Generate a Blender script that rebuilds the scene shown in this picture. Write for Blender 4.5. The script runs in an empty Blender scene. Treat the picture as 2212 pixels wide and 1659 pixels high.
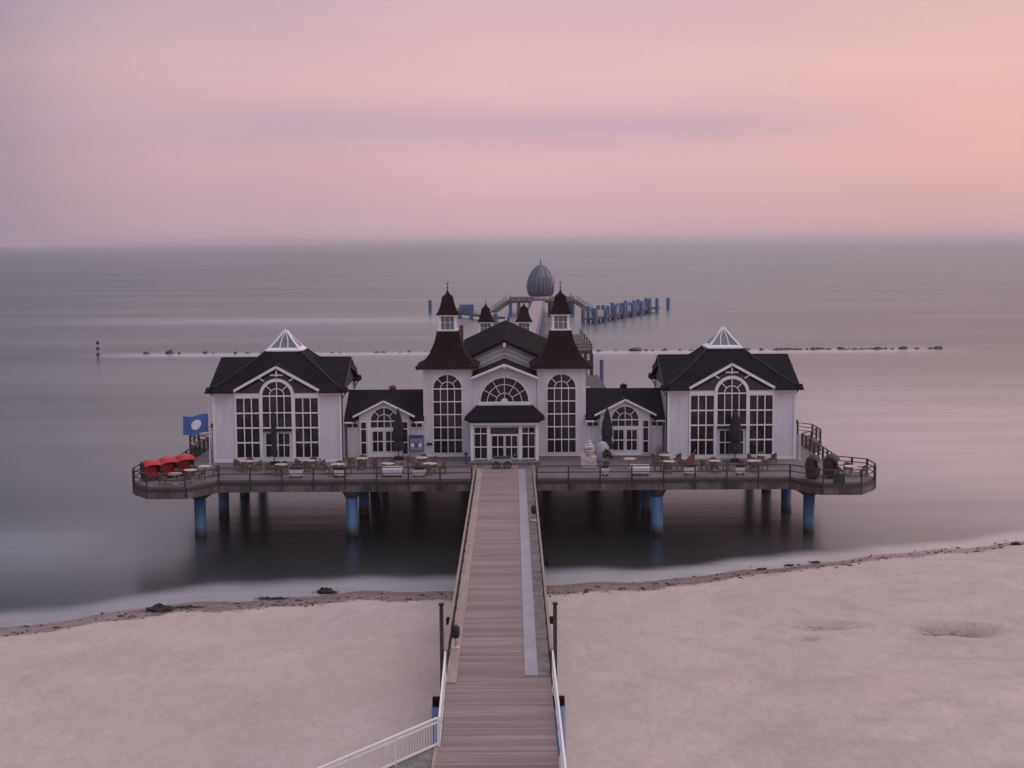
import bpy, bmesh, math, random
from mathutils import Vector, Matrix, noise
random.seed(7)
R_ = math.radians
PI = math.pi
scene = bpy.context.scene
C = scene.collection

# ------------------------------------------------------------------ camera
cam_d = bpy.data.cameras.new('camera'); cam = bpy.data.objects.new('camera', cam_d); C.objects.link(cam)
PITCH, ROLL, CAMZ = 0.1008, 0.0063, 21.3
fw = Vector((0, math.cos(PITCH), -math.sin(PITCH))); r0 = Vector((1, 0, 0)); u0 = Vector((0, math.sin(PITCH), math.cos(PITCH)))
rt = r0*math.cos(ROLL) - u0*math.sin(ROLL); up = u0*math.cos(ROLL) + r0*math.sin(ROLL)
m = Matrix((rt, up, -fw)).transposed().to_4x4(); m.translation = (0, 0, CAMZ)
cam.matrix_world = m
cam_d.sensor_width = 36; cam_d.lens = 3040/2212*36
cam_d.clip_start = .5; cam_d.clip_end = 120000
scene.camera = cam
scene.render.resolution_x = 1024; scene.render.resolution_y = 768
scene.view_settings.view_transform = 'Standard'; scene.view_settings.look = 'None'
scene.view_settings.exposure = 0; scene.view_settings.gamma = 1
scene.cycles.volume_bounces = 1
scene.cycles.max_bounces = 6

def lin(c):
    return tuple(((v/255)/12.92 if v/255 <= .04045 else ((v/255+.055)/1.055)**2.4) for v in c)+(1,)

# ------------------------------------------------------------------ world
SUN_EL, SUN_AZ = R_(14), R_(58)          # behind thin cloud, to the right of the view
w = bpy.data.worlds.new('World'); scene.world = w; w.use_nodes = True
nt = w.node_tree; N = nt.nodes; L = nt.links; N.clear()
def nd(tree, typ, **kw):
    n = tree.nodes.new(typ)
    for k, v in kw.items(): setattr(n, k, v)
    return n
def mth(tree, op, a, b=None, clamp=False, c=None):
    n = tree.nodes.new('ShaderNodeMath'); n.operation = op; n.use_clamp = clamp
    for i, v in enumerate((a, b, c)):
        if v is None: continue
        if isinstance(v, (int, float)): n.inputs[i].default_value = v
        else: tree.links.new(v, n.inputs[i])
    return n.outputs[0]
def ramp(tree, fac, stops, interp='LINEAR'):
    n = tree.nodes.new('ShaderNodeValToRGB'); cr = n.color_ramp; cr.interpolation = interp
    while len(cr.elements) < len(stops): cr.elements.new(.5)
    for e, (p, c) in zip(cr.elements, stops):
        e.position = p; e.color = c if len(c) == 4 else tuple(c)+(1,)
    tree.links.new(fac, n.inputs[0]); return n.outputs[0]
def mixc(tree, fac, a, b, mode='MIX'):
    n = tree.nodes.new('ShaderNodeMix'); n.data_type = 'RGBA'; n.blend_type = mode
    for s, v in ((n.inputs[0], fac), (n.inputs[6], a), (n.inputs[7], b)):
        if isinstance(v, (int, float)): s.default_value = v
        elif isinstance(v, tuple): s.default_value = v
        else: tree.links.new(v, s)
    return n.outputs[2]

tc = nd(nt, 'ShaderNodeTexCoord')
sp = nd(nt, 'ShaderNodeSeparateXYZ'); L.new(tc.outputs['Generated'], sp.inputs[0])
X, Y, Z = sp.outputs
horiz = mth(nt, 'MAXIMUM', mth(nt, 'SQRT', mth(nt, 'ADD', mth(nt, 'MULTIPLY', X, X), mth(nt, 'MULTIPLY', Y, Y))), .02)
az = mth(nt, 'DIVIDE', X, horiz)
el = mth(nt, 'MAXIMUM', Z, 0.0)
# slow warping of the layers so that nothing is ruler straight
mp = nd(nt, 'ShaderNodeMapping'); mp.inputs['Scale'].default_value = (2.2, 2.2, 16)
L.new(tc.outputs['Generated'], mp.inputs[0])
nz = nd(nt, 'ShaderNodeTexNoise'); nz.inputs['Scale'].default_value = 1.6; nz.inputs['Detail'].default_value = 5; nz.inputs['Roughness'].default_value = .5
L.new(mp.outputs[0], nz.inputs['Vector'])
wob = mth(nt, 'SUBTRACT', nz.outputs['Fac'], .5)
el2 = mth(nt, 'ADD', el, mth(nt, 'MULTIPLY', wob, .035), True)
st = (0, .052, .085, .113, .165, .30, .6)
def sky_ramp(cols): return ramp(nt, el2, list(zip(st, [lin(c) for c in cols])))
left = sky_ramp([(155,142,155),(167,148,163),(171,150,164),(180,158,168),(163,153,168),(92,96,124),(228,222,236)])
midc = sky_ramp([(207,173,182),(222,181,187),(220,181,189),(232,191,193),(217,182,190),(190,172,190),(236,228,240)])
righ = sky_ramp([(200,167,170),(231,180,176),(236,184,179),(237,190,184),(226,185,182),(205,178,180),(236,226,236)])
fl = ramp(nt, mth(nt, 'MULTIPLY', mth(nt, 'ADD', az, .40), 2.5, True), [(0,(0,0,0)),(.5,(.68,.68,.68)),(1,(1,1,1))], 'EASE')
fr = ramp(nt, mth(nt, 'MULTIPLY', mth(nt, 'SUBTRACT', az, .06), 3.6, True), [(0,(0,0,0)),(1,(1,1,1))], 'EASE')
col = mixc(nt, fr, mixc(nt, fl, left, midc), righ)
# long mauve cloud band, elevation about 4.6 degrees
def gauss(v, c, s):
    d = mth(nt, 'DIVIDE', mth(nt, 'SUBTRACT', v, c), s)
    return mth(nt, 'POWER', 2.718, mth(nt, 'MULTIPLY', mth(nt, 'MULTIPLY', d, d), -1.0))
band_c = mth(nt, 'ADD', .079, mth(nt, 'MULTIPLY', wob, .02))
bnd = gauss(mth(nt, 'SUBTRACT', el, band_c), 0, .0115)
bx_ = mth(nt, 'MULTIPLY', mth(nt, 'MULTIPLY', mth(nt, 'ADD', az, .36), 5, True), mth(nt, 'MULTIPLY', mth(nt, 'SUBTRACT', .28, az), 7, True))
bandf = mth(nt, 'MULTIPLY', mth(nt, 'MULTIPLY', bnd, bx_), .62, True)
col = mixc(nt, bandf, col, lin((192,168,184)))
band2 = mth(nt, 'MULTIPLY', gauss(el, .205, .02), .25)
col = mixc(nt, band2, col, lin((176,160,176)))
# faint streaks
mp2 = nd(nt, 'ShaderNodeMapping'); mp2.inputs['Scale'].default_value = (5, 5, 60); L.new(tc.outputs['Generated'], mp2.inputs[0])
nz2 = nd(nt, 'ShaderNodeTexNoise'); nz2.inputs['Scale'].default_value = 1.3; nz2.inputs['Detail'].default_value = 6; L.new(mp2.outputs[0], nz2.inputs['Vector'])
stk = ramp(nt, nz2.outputs['Fac'], [(.3,(.975,.975,.985)),(.7,(1.02,1.015,1.015))])
col = mixc(nt, 1.0, col, stk, 'MULTIPLY')
# the side of the sky behind the viewer is dimmer and bluer
back = mth(nt, 'MULTIPLY', mth(nt, 'ADD', mth(nt, 'MULTIPLY', Y, -1), .25), 1.3, True)
backf = mth(nt, 'MULTIPLY', back, mth(nt, 'SUBTRACT', 1.0, mth(nt, 'MULTIPLY', el, 1.0), True))
col = mixc(nt, backf, col, (.58,.52,.63,1))
farl = mth(nt, 'MULTIPLY', mth(nt, 'SUBTRACT', mth(nt, 'MULTIPLY', az, -1.0), .30), 3.0, True)
col = mixc(nt, mth(nt, 'MULTIPLY', farl, .85), col, (.15,.16,.25,1))
bgc = nd(nt, 'ShaderNodeBackground'); L.new(col, bgc.inputs[0]); L.new(mth(nt, 'ADD', 1.0, mth(nt, 'MULTIPLY', mth(nt, 'MULTIPLY', mth(nt, 'SUBTRACT', el, .35), 2.5, True), .5)), bgc.inputs[1])   # the veil is thinnest overhead
sky = nd(nt, 'ShaderNodeTexSky'); sky.sky_type = 'NISHITA'; sky.sun_disc = False
sky.sun_elevation = SUN_EL; sky.sun_rotation = SUN_AZ; sky.altitude = 20; sky.dust_density = 2.5
bgs = nd(nt, 'ShaderNodeBackground'); L.new(sky.outputs[0], bgs.inputs[0]); bgs.inputs[1].default_value = .08
mx = nd(nt, 'ShaderNodeMixShader'); mx.inputs[0].default_value = .95      # 95 % cloud veil over the clear sky
L.new(bgs.outputs[0], mx.inputs[1]); L.new(bgc.outputs[0], mx.inputs[2])
wo = nd(nt, 'ShaderNodeOutputWorld'); L.new(mx.outputs[0], wo.inputs[0])

sd = bpy.data.lights.new('sun', 'SUN'); sd.energy = .5; sd.angle = R_(35); sd.color = (1, .80, .70)
so = bpy.data.objects.new('sun', sd); C.objects.link(so)
dirv = Vector((math.sin(SUN_AZ)*math.cos(SUN_EL), math.cos(SUN_AZ)*math.cos(SUN_EL), math.sin(SUN_EL)))
so.rotation_euler = dirv.to_track_quat('Z', 'Y').to_euler(); so.location = (40, 60, 60)
so.visible_glossy = True

# ------------------------------------------------------------------ materials
def mat(name, c, rough=.7, var=.15, scale=2.0, stretch=(1,1,1), bump=0.0, bscale=None, metal=0, spec=.5, c2=None, c2t=(.5,.7), extra=None):
    m = bpy.data.materials.new(name); m.use_nodes = True; t = m.node_tree; t.nodes.clear()
    out = nd(t, 'ShaderNodeOutputMaterial'); b = nd(t, 'ShaderNodeBsdfPrincipled'); t.links.new(b.outputs[0], out.inputs[0])
    tcn = nd(t, 'ShaderNodeTexCoord'); mpn = nd(t, 'ShaderNodeMapping'); mpn.inputs['Scale'].default_value = stretch
    t.links.new(tcn.outputs['Object'], mpn.inputs[0])
    n1 = nd(t, 'ShaderNodeTexNoise'); n1.inputs['Scale'].default_value = scale; n1.inputs['Detail'].default_value = 6; n1.inputs['Roughness'].default_value = .6
    t.links.new(mpn.outputs[0], n1.inputs['Vector'])
    lo = tuple(v*(1-var) for v in c); hi = tuple(min(1, v*(1+var)) for v in c)
    colr = ramp(t, n1.outputs['Fac'], [(.3, lo), (.7, hi)])
    if c2:
        n2 = nd(t, 'ShaderNodeTexNoise'); n2.inputs['Scale'].default_value = scale*.45; n2.inputs['Detail'].default_value = 8; n2.inputs['Roughness'].default_value = .7
        t.links.new(mpn.outputs[0], n2.inputs['Vector'])
        f = ramp(t, n2.outputs['Fac'], [(c2t[0], (0,0,0)), (c2t[1], (1,1,1))])
        colr = mixc(t, f, colr, tuple(c2)+(1,))
    if extra: colr = extra(t, tcn, colr, b)
    t.links.new(colr, b.inputs['Base Color'])
    b.inputs['Roughness'].default_value = rough; b.inputs['Metallic'].default_value = metal
    b.inputs['Specular IOR Level'].default_value = spec
    if bump:
        n3 = nd(t, 'ShaderNodeTexNoise'); n3.inputs['Scale'].default_value = bscale or scale*4; n3.inputs['Detail'].default_value = 5
        t.links.new(mpn.outputs[0], n3.inputs['Vector'])
        bp = nd(t, 'ShaderNodeBump'); bp.inputs['Strength'].default_value = bump; bp.inputs['Distance'].default_value = .05
        t.links.new(n3.outputs['Fac'], bp.inputs['Height']); t.links.new(bp.outputs[0], b.inputs['Normal'])
    return m
def stripes(axis, width, amount, gap=.0, gapc=(.02,.017,.016,1)):
    """boards across an axis: each board its own shade, with a dark joint"""
    def f(t, tcn, colr, b):
        s = nd(t, 'ShaderNodeSeparateXYZ'); t.links.new(tcn.outputs['Object'], s.inputs[0])
        v = mth(t, 'DIVIDE', s.outputs[axis], width)
        fl_ = mth(t, 'FLOOR', v)
        wn = nd(t, 'ShaderNodeTexWhiteNoise'); wn.noise_dimensions = '1D'; t.links.new(fl_, wn.inputs['W'])
        k = mth(t, 'ADD', mth(t, 'MULTIPLY', wn.outputs['Value'], amount), 1-amount/2)
        n = nd(t, 'ShaderNodeVectorMath'); n.operation = 'SCALE'; t.links.new(colr, n.inputs[0]); t.links.new(k, n.inputs['Scale'])
        r = n.outputs[0]
        if gap:
            fr_ = mth(t, 'FRACT', v); g = mth(t, 'LESS_THAN', fr_, gap)
            r = mixc(t, mth(t, 'MULTIPLY', g, .8), r, gapc)
        return r
    return f
def panes(t, tcn, colr, b):
    '''each pane sees a different bit of the dim room: curtains, lamps off, dark corners'''
    s = nd(t, 'ShaderNodeSeparateXYZ'); t.links.new(tcn.outputs['Object'], s.inputs[0])
    cv = nd(t, 'ShaderNodeCombineXYZ'); t.links.new(mth(t, 'FLOOR', mth(t, 'DIVIDE', s.outputs[0], .56)), cv.inputs[0]); t.links.new(mth(t, 'FLOOR', mth(t, 'DIVIDE', s.outputs[2], 1.15)), cv.inputs[2])
    wn = nd(t, 'ShaderNodeTexWhiteNoise'); wn.noise_dimensions = '3D'; t.links.new(cv.outputs[0], wn.inputs['Vector'])
    f = mth(t, 'POWER', wn.outputs['Value'], 3.0)
    top = mth(t, 'MULTIPLY', mth(t, 'SUBTRACT', s.outputs[2], 2.6), .35, True)
    c = mixc(t, mth(t, 'MULTIPLY', f, .8), colr, (.075,.055,.058,1))
    return mixc(t, mth(t, 'MULTIPLY', top, .35), c, (.06,.042,.045,1))
M = {}
M['wall'] = mat('white_boarding', (.72,.68,.73), .55, .07, 1.2, stretch=(1.5,1.5,.35), extra=stripes(0, .14, .05, .1, (.42,.41,.43,1)), c2=(.52,.48,.49), c2t=(.48,.80))
M['trim'] = mat('white_paint', (.80,.79,.80), .45, .05, 3)
M['glass'] = mat('dark_window_glass', (.009,.008,.011), .15, .6, .55, spec=.25, c2=(.03,.018,.019), c2t=(.55,.75), extra=panes)
M['slate'] = mat('dark_slate', (.013,.012,.016), .85, .3, 3, bump=.3, bscale=9, spec=.06, c2=(.024,.022,.027), c2t=(.5,.8), extra=stripes(2, .16, .35, .12, (.006,.006,.007,1)))
M['ridge'] = mat('grey_ridge_tile', (.035,.033,.038), .8, .3, 3, spec=.1)
M['shingle'] = mat('brown_shingle', (.023,.0125,.014), .85, .3, 3, bump=.3, bscale=9, spec=.06, c2=(.037,.021,.021), c2t=(.5,.8), extra=stripes(2, .13, .35, .12, (.009,.006,.006,1)))
M['timber'] = mat('dark_stained_timber', (.055,.038,.037), .7, .35, 4, extra=stripes(0, .12, .3, .1))
M['darkwood'] = mat('weathered_dark_wood', (.055,.043,.04), .8, .4, 5)
M['rail'] = mat('dark_rail_wood', (.05,.038,.036), .75, .35, 4)
M['handrail'] = mat('grey_brown_handrail', (.26,.20,.175), .7, .25, 4)
M['deck'] = mat('terrace_deck', (.17,.135,.14), .8, .2, .5, extra=stripes(1, .15, .25, .12, (.05,.04,.04,1)), c2=(.10,.08,.08), c2t=(.5,.75))
M['planks'] = mat('bridge_planks', (.285,.215,.20), .8, .2, .8, stretch=(.3,3,1), extra=stripes(1, .16, .36, .13, (.11,.08,.075,1)), c2=(.195,.15,.14), c2t=(.42,.72))
M['concrete'] = mat('stained_concrete', (.17,.145,.14), .85, .3, 1.1, stretch=(1.6,1,.35), c2=(.05,.042,.042), c2t=(.42,.62))
M['beam'] = mat('dark_beam', (.06,.05,.05), .85, .3, 1.5)
M['metal'] = mat('grey_metal_strip', (.33,.30,.33), .5, .12, 1.2, c2=(.25,.23,.24), c2t=(.5,.8))
M['mossy'] = mat('mossy_grey_board', (.19,.175,.165), .9, .3, 3, c2=(.08,.085,.07), c2t=(.45,.7))
M['kerb'] = mat('pale_kerb_board', (.36,.28,.25), .8, .18, 2, stretch=(3,.5,1), c2=(.24,.18,.16), c2t=(.5,.75))
M['wicker'] = mat('brown_wicker', (.13,.085,.06), .75, .4, 14, bump=.4)
M['wicker_dark'] = mat('dark_wicker', (.045,.034,.03), .75, .4, 14, bump=.4)
M['tabletop'] = mat('pale_table_top', (.52,.44,.39), .5, .12, 4)
M['red'] = mat('red_fabric', (.46,.012,.02), .45, .25, 3, bump=.3)
M['redmute'] = mat('faded_red_fabric', (.20,.035,.04), .8, .25, 3)
M['slate_shaded'] = mat('shaded_hall_slate', (.0085,.0075,.0085), .9, .35, 1.2, spec=.03, c2=(.016,.013,.014), c2t=(.45,.75))  # same slate, shade put into the colour as these slopes catch more sky
M['parasol'] = mat('dark_parasol_fabric', (.018,.017,.024), .8, .35, 3)
M['plants'] = mat('brown_green_plants', (.06,.055,.03), .8, .6, 6, c2=(.12,.04,.02), c2t=(.5,.6))
M['planterwhite'] = mat('white_planter', (.62,.61,.62), .5, .1, 3)
M['flagblue'] = mat('blue_flag_cloth', (.07,.16,.42), .7, .15, 3)
M['white'] = mat('plain_white', (.8,.8,.82), .5, .04, 3)
M['steel'] = mat('galvanised_steel', (.38,.37,.38), .4, .1, 3, metal=.4)
M['signblue'] = mat('sign_blue', (.05,.07,.17), .5, .1, 3)
M['signgrey'] = mat('sign_grey', (.27,.29,.36), .5, .1, 3)
M['cream'] = mat('pinkish_cream', (.62,.53,.52), .5, .08, 3)
M['paleC'] = mat('pale_cover_cloth', (.42,.39,.43), .7, .1, 3)
M['brick'] = mat('red_flue', (.16,.05,.045), .7, .2, 5)
M['green'] = mat('dark_green_cloth', (.016,.035,.022), .8, .2, 3)
M['rock'] = mat('wet_rock', (.05,.044,.048), .6, .4, 1.5, bump=.4)
M['weed'] = mat('dark_seaweed', (.02,.017,.015), .7, .4, 6, bump=.5)
M['domegrey'] = mat('blue_grey_shell', (.13,.145,.185), .35, .15, .6, spec=.6)
M['domedark'] = mat('dark_blue_shell', (.03,.04,.07), .4, .2, .6)
M['farpink'] = mat('pale_walk_boards', (.36,.27,.30), .8, .1, .2, extra=stripes(1, .5, .15))
M['farblue'] = mat('faded_blue_paint', (.075,.13,.26), .6, .25, .7)
M['black'] = mat('black_rubber', (.012,.011,.012), .6, .2, 5)
def blue_stain(t, tcn, colr, b):
    s = nd(t, 'ShaderNodeSeparateXYZ'); t.links.new(tcn.outputs['Object'], s.inputs[0])
    n = nd(t, 'ShaderNodeTexNoise'); n.inputs['Scale'].default_value = 2.0; t.links.new(tcn.outputs['Object'], n.inputs[0])
    h = mth(t, 'ADD', s.outputs[2], mth(t, 'MULTIPLY', n.outputs['Fac'], .5))
    f = mth(t, 'SUBTRACT', 1.75, mth(t, 'MULTIPLY', h, 1.6), True)
    return mixc(t, f, colr, (.012,.013,.011,1))       # algae and wet growth up to the tide mark
M['pileblue'] = mat('blue_steel_pile', (.055,.15,.30), .5, .2, 1.2, stretch=(1,1,.3), c2=(.15,.16,.18), c2t=(.50,.68), extra=blue_stain)
def wet_wood(t, tcn, colr, b): return blue_stain(t, tcn, colr, b)

# sand
def sand_mat():
    m = bpy.data.materials.new('beach_sand'); m.use_nodes = True; t = m.node_tree; b = t.nodes['Principled BSDF']
    tcn = nd(t, 'ShaderNodeTexCoord'); P = tcn.outputs['Object']
    def noi(s, d=6, r=.6, st=(1,1,1)):
        mp_ = nd(t, 'ShaderNodeMapping'); mp_.inputs['Scale'].default_value = st; t.links.new(P, mp_.inputs[0])
        n = nd(t, 'ShaderNodeTexNoise'); n.inputs['Scale'].default_value = s; n.inputs['Detail'].default_value = d; n.inputs['Roughness'].default_value = r
        t.links.new(mp_.outputs[0], n.inputs['Vector']); return n.outputs['Fac']
    c = ramp(t, noi(.12), [(.3,(.475,.39,.35)),(.7,(.56,.47,.425))])
    fine = ramp(t, noi(1.4, 7, .68, (1,.6,1)), [(.30,(.92,.915,.91)),(.66,(1.03,1.03,1.03))])
    c = mixc(t, 1.0, c, fine, 'MULTIPLY')
    f2 = ramp(t, noi(3.2, 5, .6, (1,.55,1)), [(.36,(.95,.945,.94)),(.56,(1.02,1.02,1.02))])
    c = mixc(t, 1.0, c, f2, 'MULTIPLY')
    f3 = ramp(t, noi(.33, 4, .6, (1,.8,1)), [(.36,(.955,.95,.945)),(.6,(1.01,1.01,1.01))])
    c = mixc(t, 1.0, c, f3, 'MULTIPLY')
    vo = nd(t, 'ShaderNodeTexVoronoi'); vo.feature = 'SMOOTH_F1'; vo.inputs['Scale'].default_value = 1.35; vo.inputs['Randomness'].default_value = 1
    mpv = nd(t, 'ShaderNodeMapping'); mpv.inputs['Scale'].default_value = (1,.75,.3); t.links.new(P, mpv.inputs[0]); t.links.new(mpv.outputs[0], vo.inputs['Vector'])
    trod = ramp(t, noi(.09, 4, .6, (1,1,1)), [(.45,(0,0,0)),(.6,(1,1,1))])
    foot = mth(t, 'MULTIPLY', mth(t, 'SUBTRACT', 1.0, mth(t, 'DIVIDE', vo.outputs['Distance'], .26), True), mth(t, 'ADD', .35, mth(t, 'MULTIPLY', trod, .65)))
    c = mixc(t, mth(t, 'MULTIPLY', foot, .13), c, (.30,.24,.21,1))
    sp_ = nd(t, 'ShaderNodeSeparateXYZ'); t.links.new(P, sp_.inputs[0])
    ax_, ay_ = mth(t, 'SUBTRACT', sp_.outputs[0], 24.0), mth(t, 'MULTIPLY', mth(t, 'SUBTRACT', sp_.outputs[1], 80.0), 1.15)
    rr_ = mth(t, 'SQRT', mth(t, 'ADD', mth(t, 'MULTIPLY', ax_, ax_), mth(t, 'MULTIPLY', ay_, ay_)))
    wv = mth(t, 'SINE', mth(t, 'ADD', mth(t, 'MULTIPLY', rr_, 1.9), mth(t, 'MULTIPLY', noi(.12, 3, .5), 9.0)))
    arcs = mth(t, 'MULTIPLY', mth(t, 'SUBTRACT', wv, .25, True), mth(t, 'MULTIPLY', ramp(t, noi(.16, 4, .6), [(.42,(0,0,0)),(.6,(1,1,1))]), mth(t, 'DIVIDE', mth(t, 'SUBTRACT', sp_.outputs[0], 3.0), 6.0, True)))
    c = mixc(t, mth(t, 'MULTIPLY', arcs, .42), c, (.36,.295,.265,1))       # relief shade of old raked furrows, painted as darker arcs
    speck = ramp(t, noi(9, 3, .6), [(.66,(0,0,0)),(.74,(1,1,1))])
    c = mixc(t, mth(t, 'MULTIPLY', speck, .3), c, (.16,.13,.11,1))
    at = nd(t, 'ShaderNodeAttribute'); at.attribute_name = 'inland'
    d = at.outputs['Fac']
    dn = mth(t, 'ADD', d, mth(t, 'MULTIPLY', mth(t, 'SUBTRACT', noi(.5, 6, .65), .5), 2.4))
    # wet, brownish band and the wrack line that the last wave left
    wet = mth(t, 'SUBTRACT', 1.0, mth(t, 'DIVIDE', mth(t, 'SUBTRACT', dn, .15), .6), True)
    c = mixc(t, mth(t, 'MULTIPLY', wet, .85), c, (.19,.125,.11,1))
    g = mth(t, 'DIVIDE', mth(t, 'SUBTRACT', dn, .25), .42); g = mth(t, 'POWER', 2.718, mth(t, 'MULTIPLY', mth(t, 'MULTIPLY', g, g), -1))
    brk = ramp(t, noi(1.3, 6, .75, (1,1.5,1)), [(.42,(0,0,0)),(.56,(1,1,1))])
    c = mixc(t, mth(t, 'MULTIPLY', mth(t, 'MULTIPLY', g, brk), .6), c, (.055,.038,.032,1))
    g2 = mth(t, 'DIVIDE', mth(t, 'ADD', dn, 1.5), .5); g2 = mth(t, 'POWER', 2.718, mth(t, 'MULTIPLY', mth(t, 'MULTIPLY', g2, g2), -1))
    c = mixc(t, mth(t, 'MULTIPLY', mth(t, 'MULTIPLY', g2, brk), .7), c, (.075,.055,.05,1))
    pit = nd(t, 'ShaderNodeAttribute'); pit.attribute_name = 'pit'
    pk = ramp(t, noi(1.9, 7, .8), [(.36,(.3,.3,.3)),(.58,(1,1,1))])
    c = mixc(t, mth(t, 'MULTIPLY', pit.outputs['Fac'], pk, True), c, (.095,.082,.07,1))
    t.links.new(c, b.inputs['Base Color'])
    t.links.new(mth(t, 'SUBTRACT', .9, mth(t, 'MULTIPLY', wet, .55)), b.inputs['Roughness'])
    b.inputs['Specular IOR Level'].default_value = .3
    bp = nd(t, 'ShaderNodeBump'); bp.inputs['Strength'].default_value = .5; bp.inputs['Distance'].default_value = .12
    t.links.new(mth(t, 'ADD', noi(.9, 7, .62, (1,.7,1)), mth(t, 'SUBTRACT', mth(t, 'MULTIPLY', noi(3.0, 4, .6), .4), mth(t, 'MULTIPLY', foot, .9))), bp.inputs['Height']); t.links.new(bp.outputs[0], b.inputs['Normal'])
    return m
def water_mat():
    m = bpy.data.materials.new('sea_water'); m.use_nodes = True; t = m.node_tree; b = t.nodes['Principled BSDF']
    tcn = nd(t, 'ShaderNodeTexCoord'); P = tcn.outputs['Object']
    def noi(s, d=4, r=.5, st=(1,1,1)):
        mp_ = nd(t, 'ShaderNodeMapping'); mp_.inputs['Scale'].default_value = st; t.links.new(P, mp_.inputs[0])
        n = nd(t, 'ShaderNodeTexNoise'); n.inputs['Scale'].default_value = s; n.inputs['Detail'].default_value = d; n.inputs['Roughness'].default_value = r
        t.links.new(mp_.outputs[0], n.inputs['Vector']); return n.outputs['Fac']
    s = nd(t, 'ShaderNodeSeparateXYZ'); t.links.new(P, s.inputs[0])
    streak = noi(1, 5, .55, (.006,.03,1)); streak2 = noi(1, 4, .6, (.02,.11,1))
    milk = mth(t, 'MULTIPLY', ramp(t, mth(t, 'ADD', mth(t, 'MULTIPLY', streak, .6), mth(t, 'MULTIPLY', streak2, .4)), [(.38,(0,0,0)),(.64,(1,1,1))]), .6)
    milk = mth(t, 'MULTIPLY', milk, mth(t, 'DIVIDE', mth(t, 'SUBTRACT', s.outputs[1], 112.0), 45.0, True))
    # broken water drifting off the breakwater
    g = mth(t, 'DIVIDE', mth(t, 'SUBTRACT', s.outputs[1], mth(t, 'ADD', 268.0, mth(t, 'MULTIPLY', streak2, 4))), 5.0); g = mth(t, 'POWER', 2.718, mth(t, 'MULTIPLY', mth(t, 'MULTIPLY', g, g), -1))
    gx = mth(t, 'MULTIPLY', mth(t, 'MULTIPLY', mth(t, 'ADD', s.outputs[0], 84.0), .06, True), mth(t, 'MULTIPLY', mth(t, 'SUBTRACT', 90.0, s.outputs[0]), .05, True))
    br = mth(t, 'MULTIPLY', mth(t, 'MULTIPLY', g, gx), .75)
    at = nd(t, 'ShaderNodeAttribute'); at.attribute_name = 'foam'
    base = mixc(t, milk, (.011,.0125,.012,1), (.105,.105,.115,1))
    base = mixc(t, br, base, (.50,.46,.49,1))
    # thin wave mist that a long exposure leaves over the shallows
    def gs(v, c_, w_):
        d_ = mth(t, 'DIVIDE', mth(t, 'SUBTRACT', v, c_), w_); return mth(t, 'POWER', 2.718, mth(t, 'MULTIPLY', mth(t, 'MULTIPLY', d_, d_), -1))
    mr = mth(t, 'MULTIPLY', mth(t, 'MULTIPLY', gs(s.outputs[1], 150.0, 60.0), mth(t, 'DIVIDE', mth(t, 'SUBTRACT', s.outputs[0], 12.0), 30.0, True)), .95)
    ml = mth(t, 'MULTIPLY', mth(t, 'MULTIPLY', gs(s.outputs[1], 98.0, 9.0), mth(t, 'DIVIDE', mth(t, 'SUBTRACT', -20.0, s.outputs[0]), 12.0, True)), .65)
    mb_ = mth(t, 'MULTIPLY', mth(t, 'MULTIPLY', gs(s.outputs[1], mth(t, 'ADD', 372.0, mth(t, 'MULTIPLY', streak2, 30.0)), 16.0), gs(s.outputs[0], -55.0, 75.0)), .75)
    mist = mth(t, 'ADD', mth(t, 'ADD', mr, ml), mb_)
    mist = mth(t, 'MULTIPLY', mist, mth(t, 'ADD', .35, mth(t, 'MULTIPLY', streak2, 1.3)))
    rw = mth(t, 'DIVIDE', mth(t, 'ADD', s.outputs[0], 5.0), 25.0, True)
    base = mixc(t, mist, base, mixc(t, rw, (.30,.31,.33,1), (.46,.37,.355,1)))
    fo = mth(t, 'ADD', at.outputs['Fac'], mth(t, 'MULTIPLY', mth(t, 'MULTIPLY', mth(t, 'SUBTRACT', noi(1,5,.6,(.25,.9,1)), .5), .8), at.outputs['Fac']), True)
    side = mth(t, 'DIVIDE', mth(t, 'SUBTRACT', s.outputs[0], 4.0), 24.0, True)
    base = mixc(t, fo, base, mixc(t, side, (.31,.295,.31,1), (.52,.43,.405,1)))  # foam paler and pinker rightward, the sky's reflection painted into its colour
    t.nodes.remove(b); out = t.nodes['Material Output']
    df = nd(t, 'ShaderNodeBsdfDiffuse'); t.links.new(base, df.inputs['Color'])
    gl_ = nd(t, 'ShaderNodeBsdfGlossy'); gl_.inputs['Color'].default_value = (.79,.86,.87,1)
    ro = mth(t, 'ADD', mth(t, 'ADD', .22, mth(t, 'MULTIPLY', fo, .35)), mth(t, 'MULTIPLY', mth(t, 'DIVIDE', s.outputs[1], 1200.0, True), .07))
    t.links.new(ro, gl_.inputs['Roughness'])
    fn = nd(t, 'ShaderNodeFresnel'); fn.inputs['IOR'].default_value = 1.33
    bp = nd(t, 'ShaderNodeBump'); bp.inputs['Distance'].default_value = .25
    t.links.new(mth(t, 'MULTIPLY', .10, mth(t, 'SUBTRACT', 1.0, mth(t, 'DIVIDE', s.outputs[1], 500.0), True)), bp.inputs['Strength'])
    t.links.new(mth(t, 'ADD', noi(1,3,.5,(.12,.5,1)), mth(t, 'MULTIPLY', noi(1,3,.5,(.02,.12,1)), 2.0)), bp.inputs['Height'])
    t.links.new(bp.outputs[0], gl_.inputs['Normal'])
    cap_ = mth(t, 'ADD', .40, mth(t, 'MULTIPLY', streak, .12))          # wave slopes never let the sea become a full mirror
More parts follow.
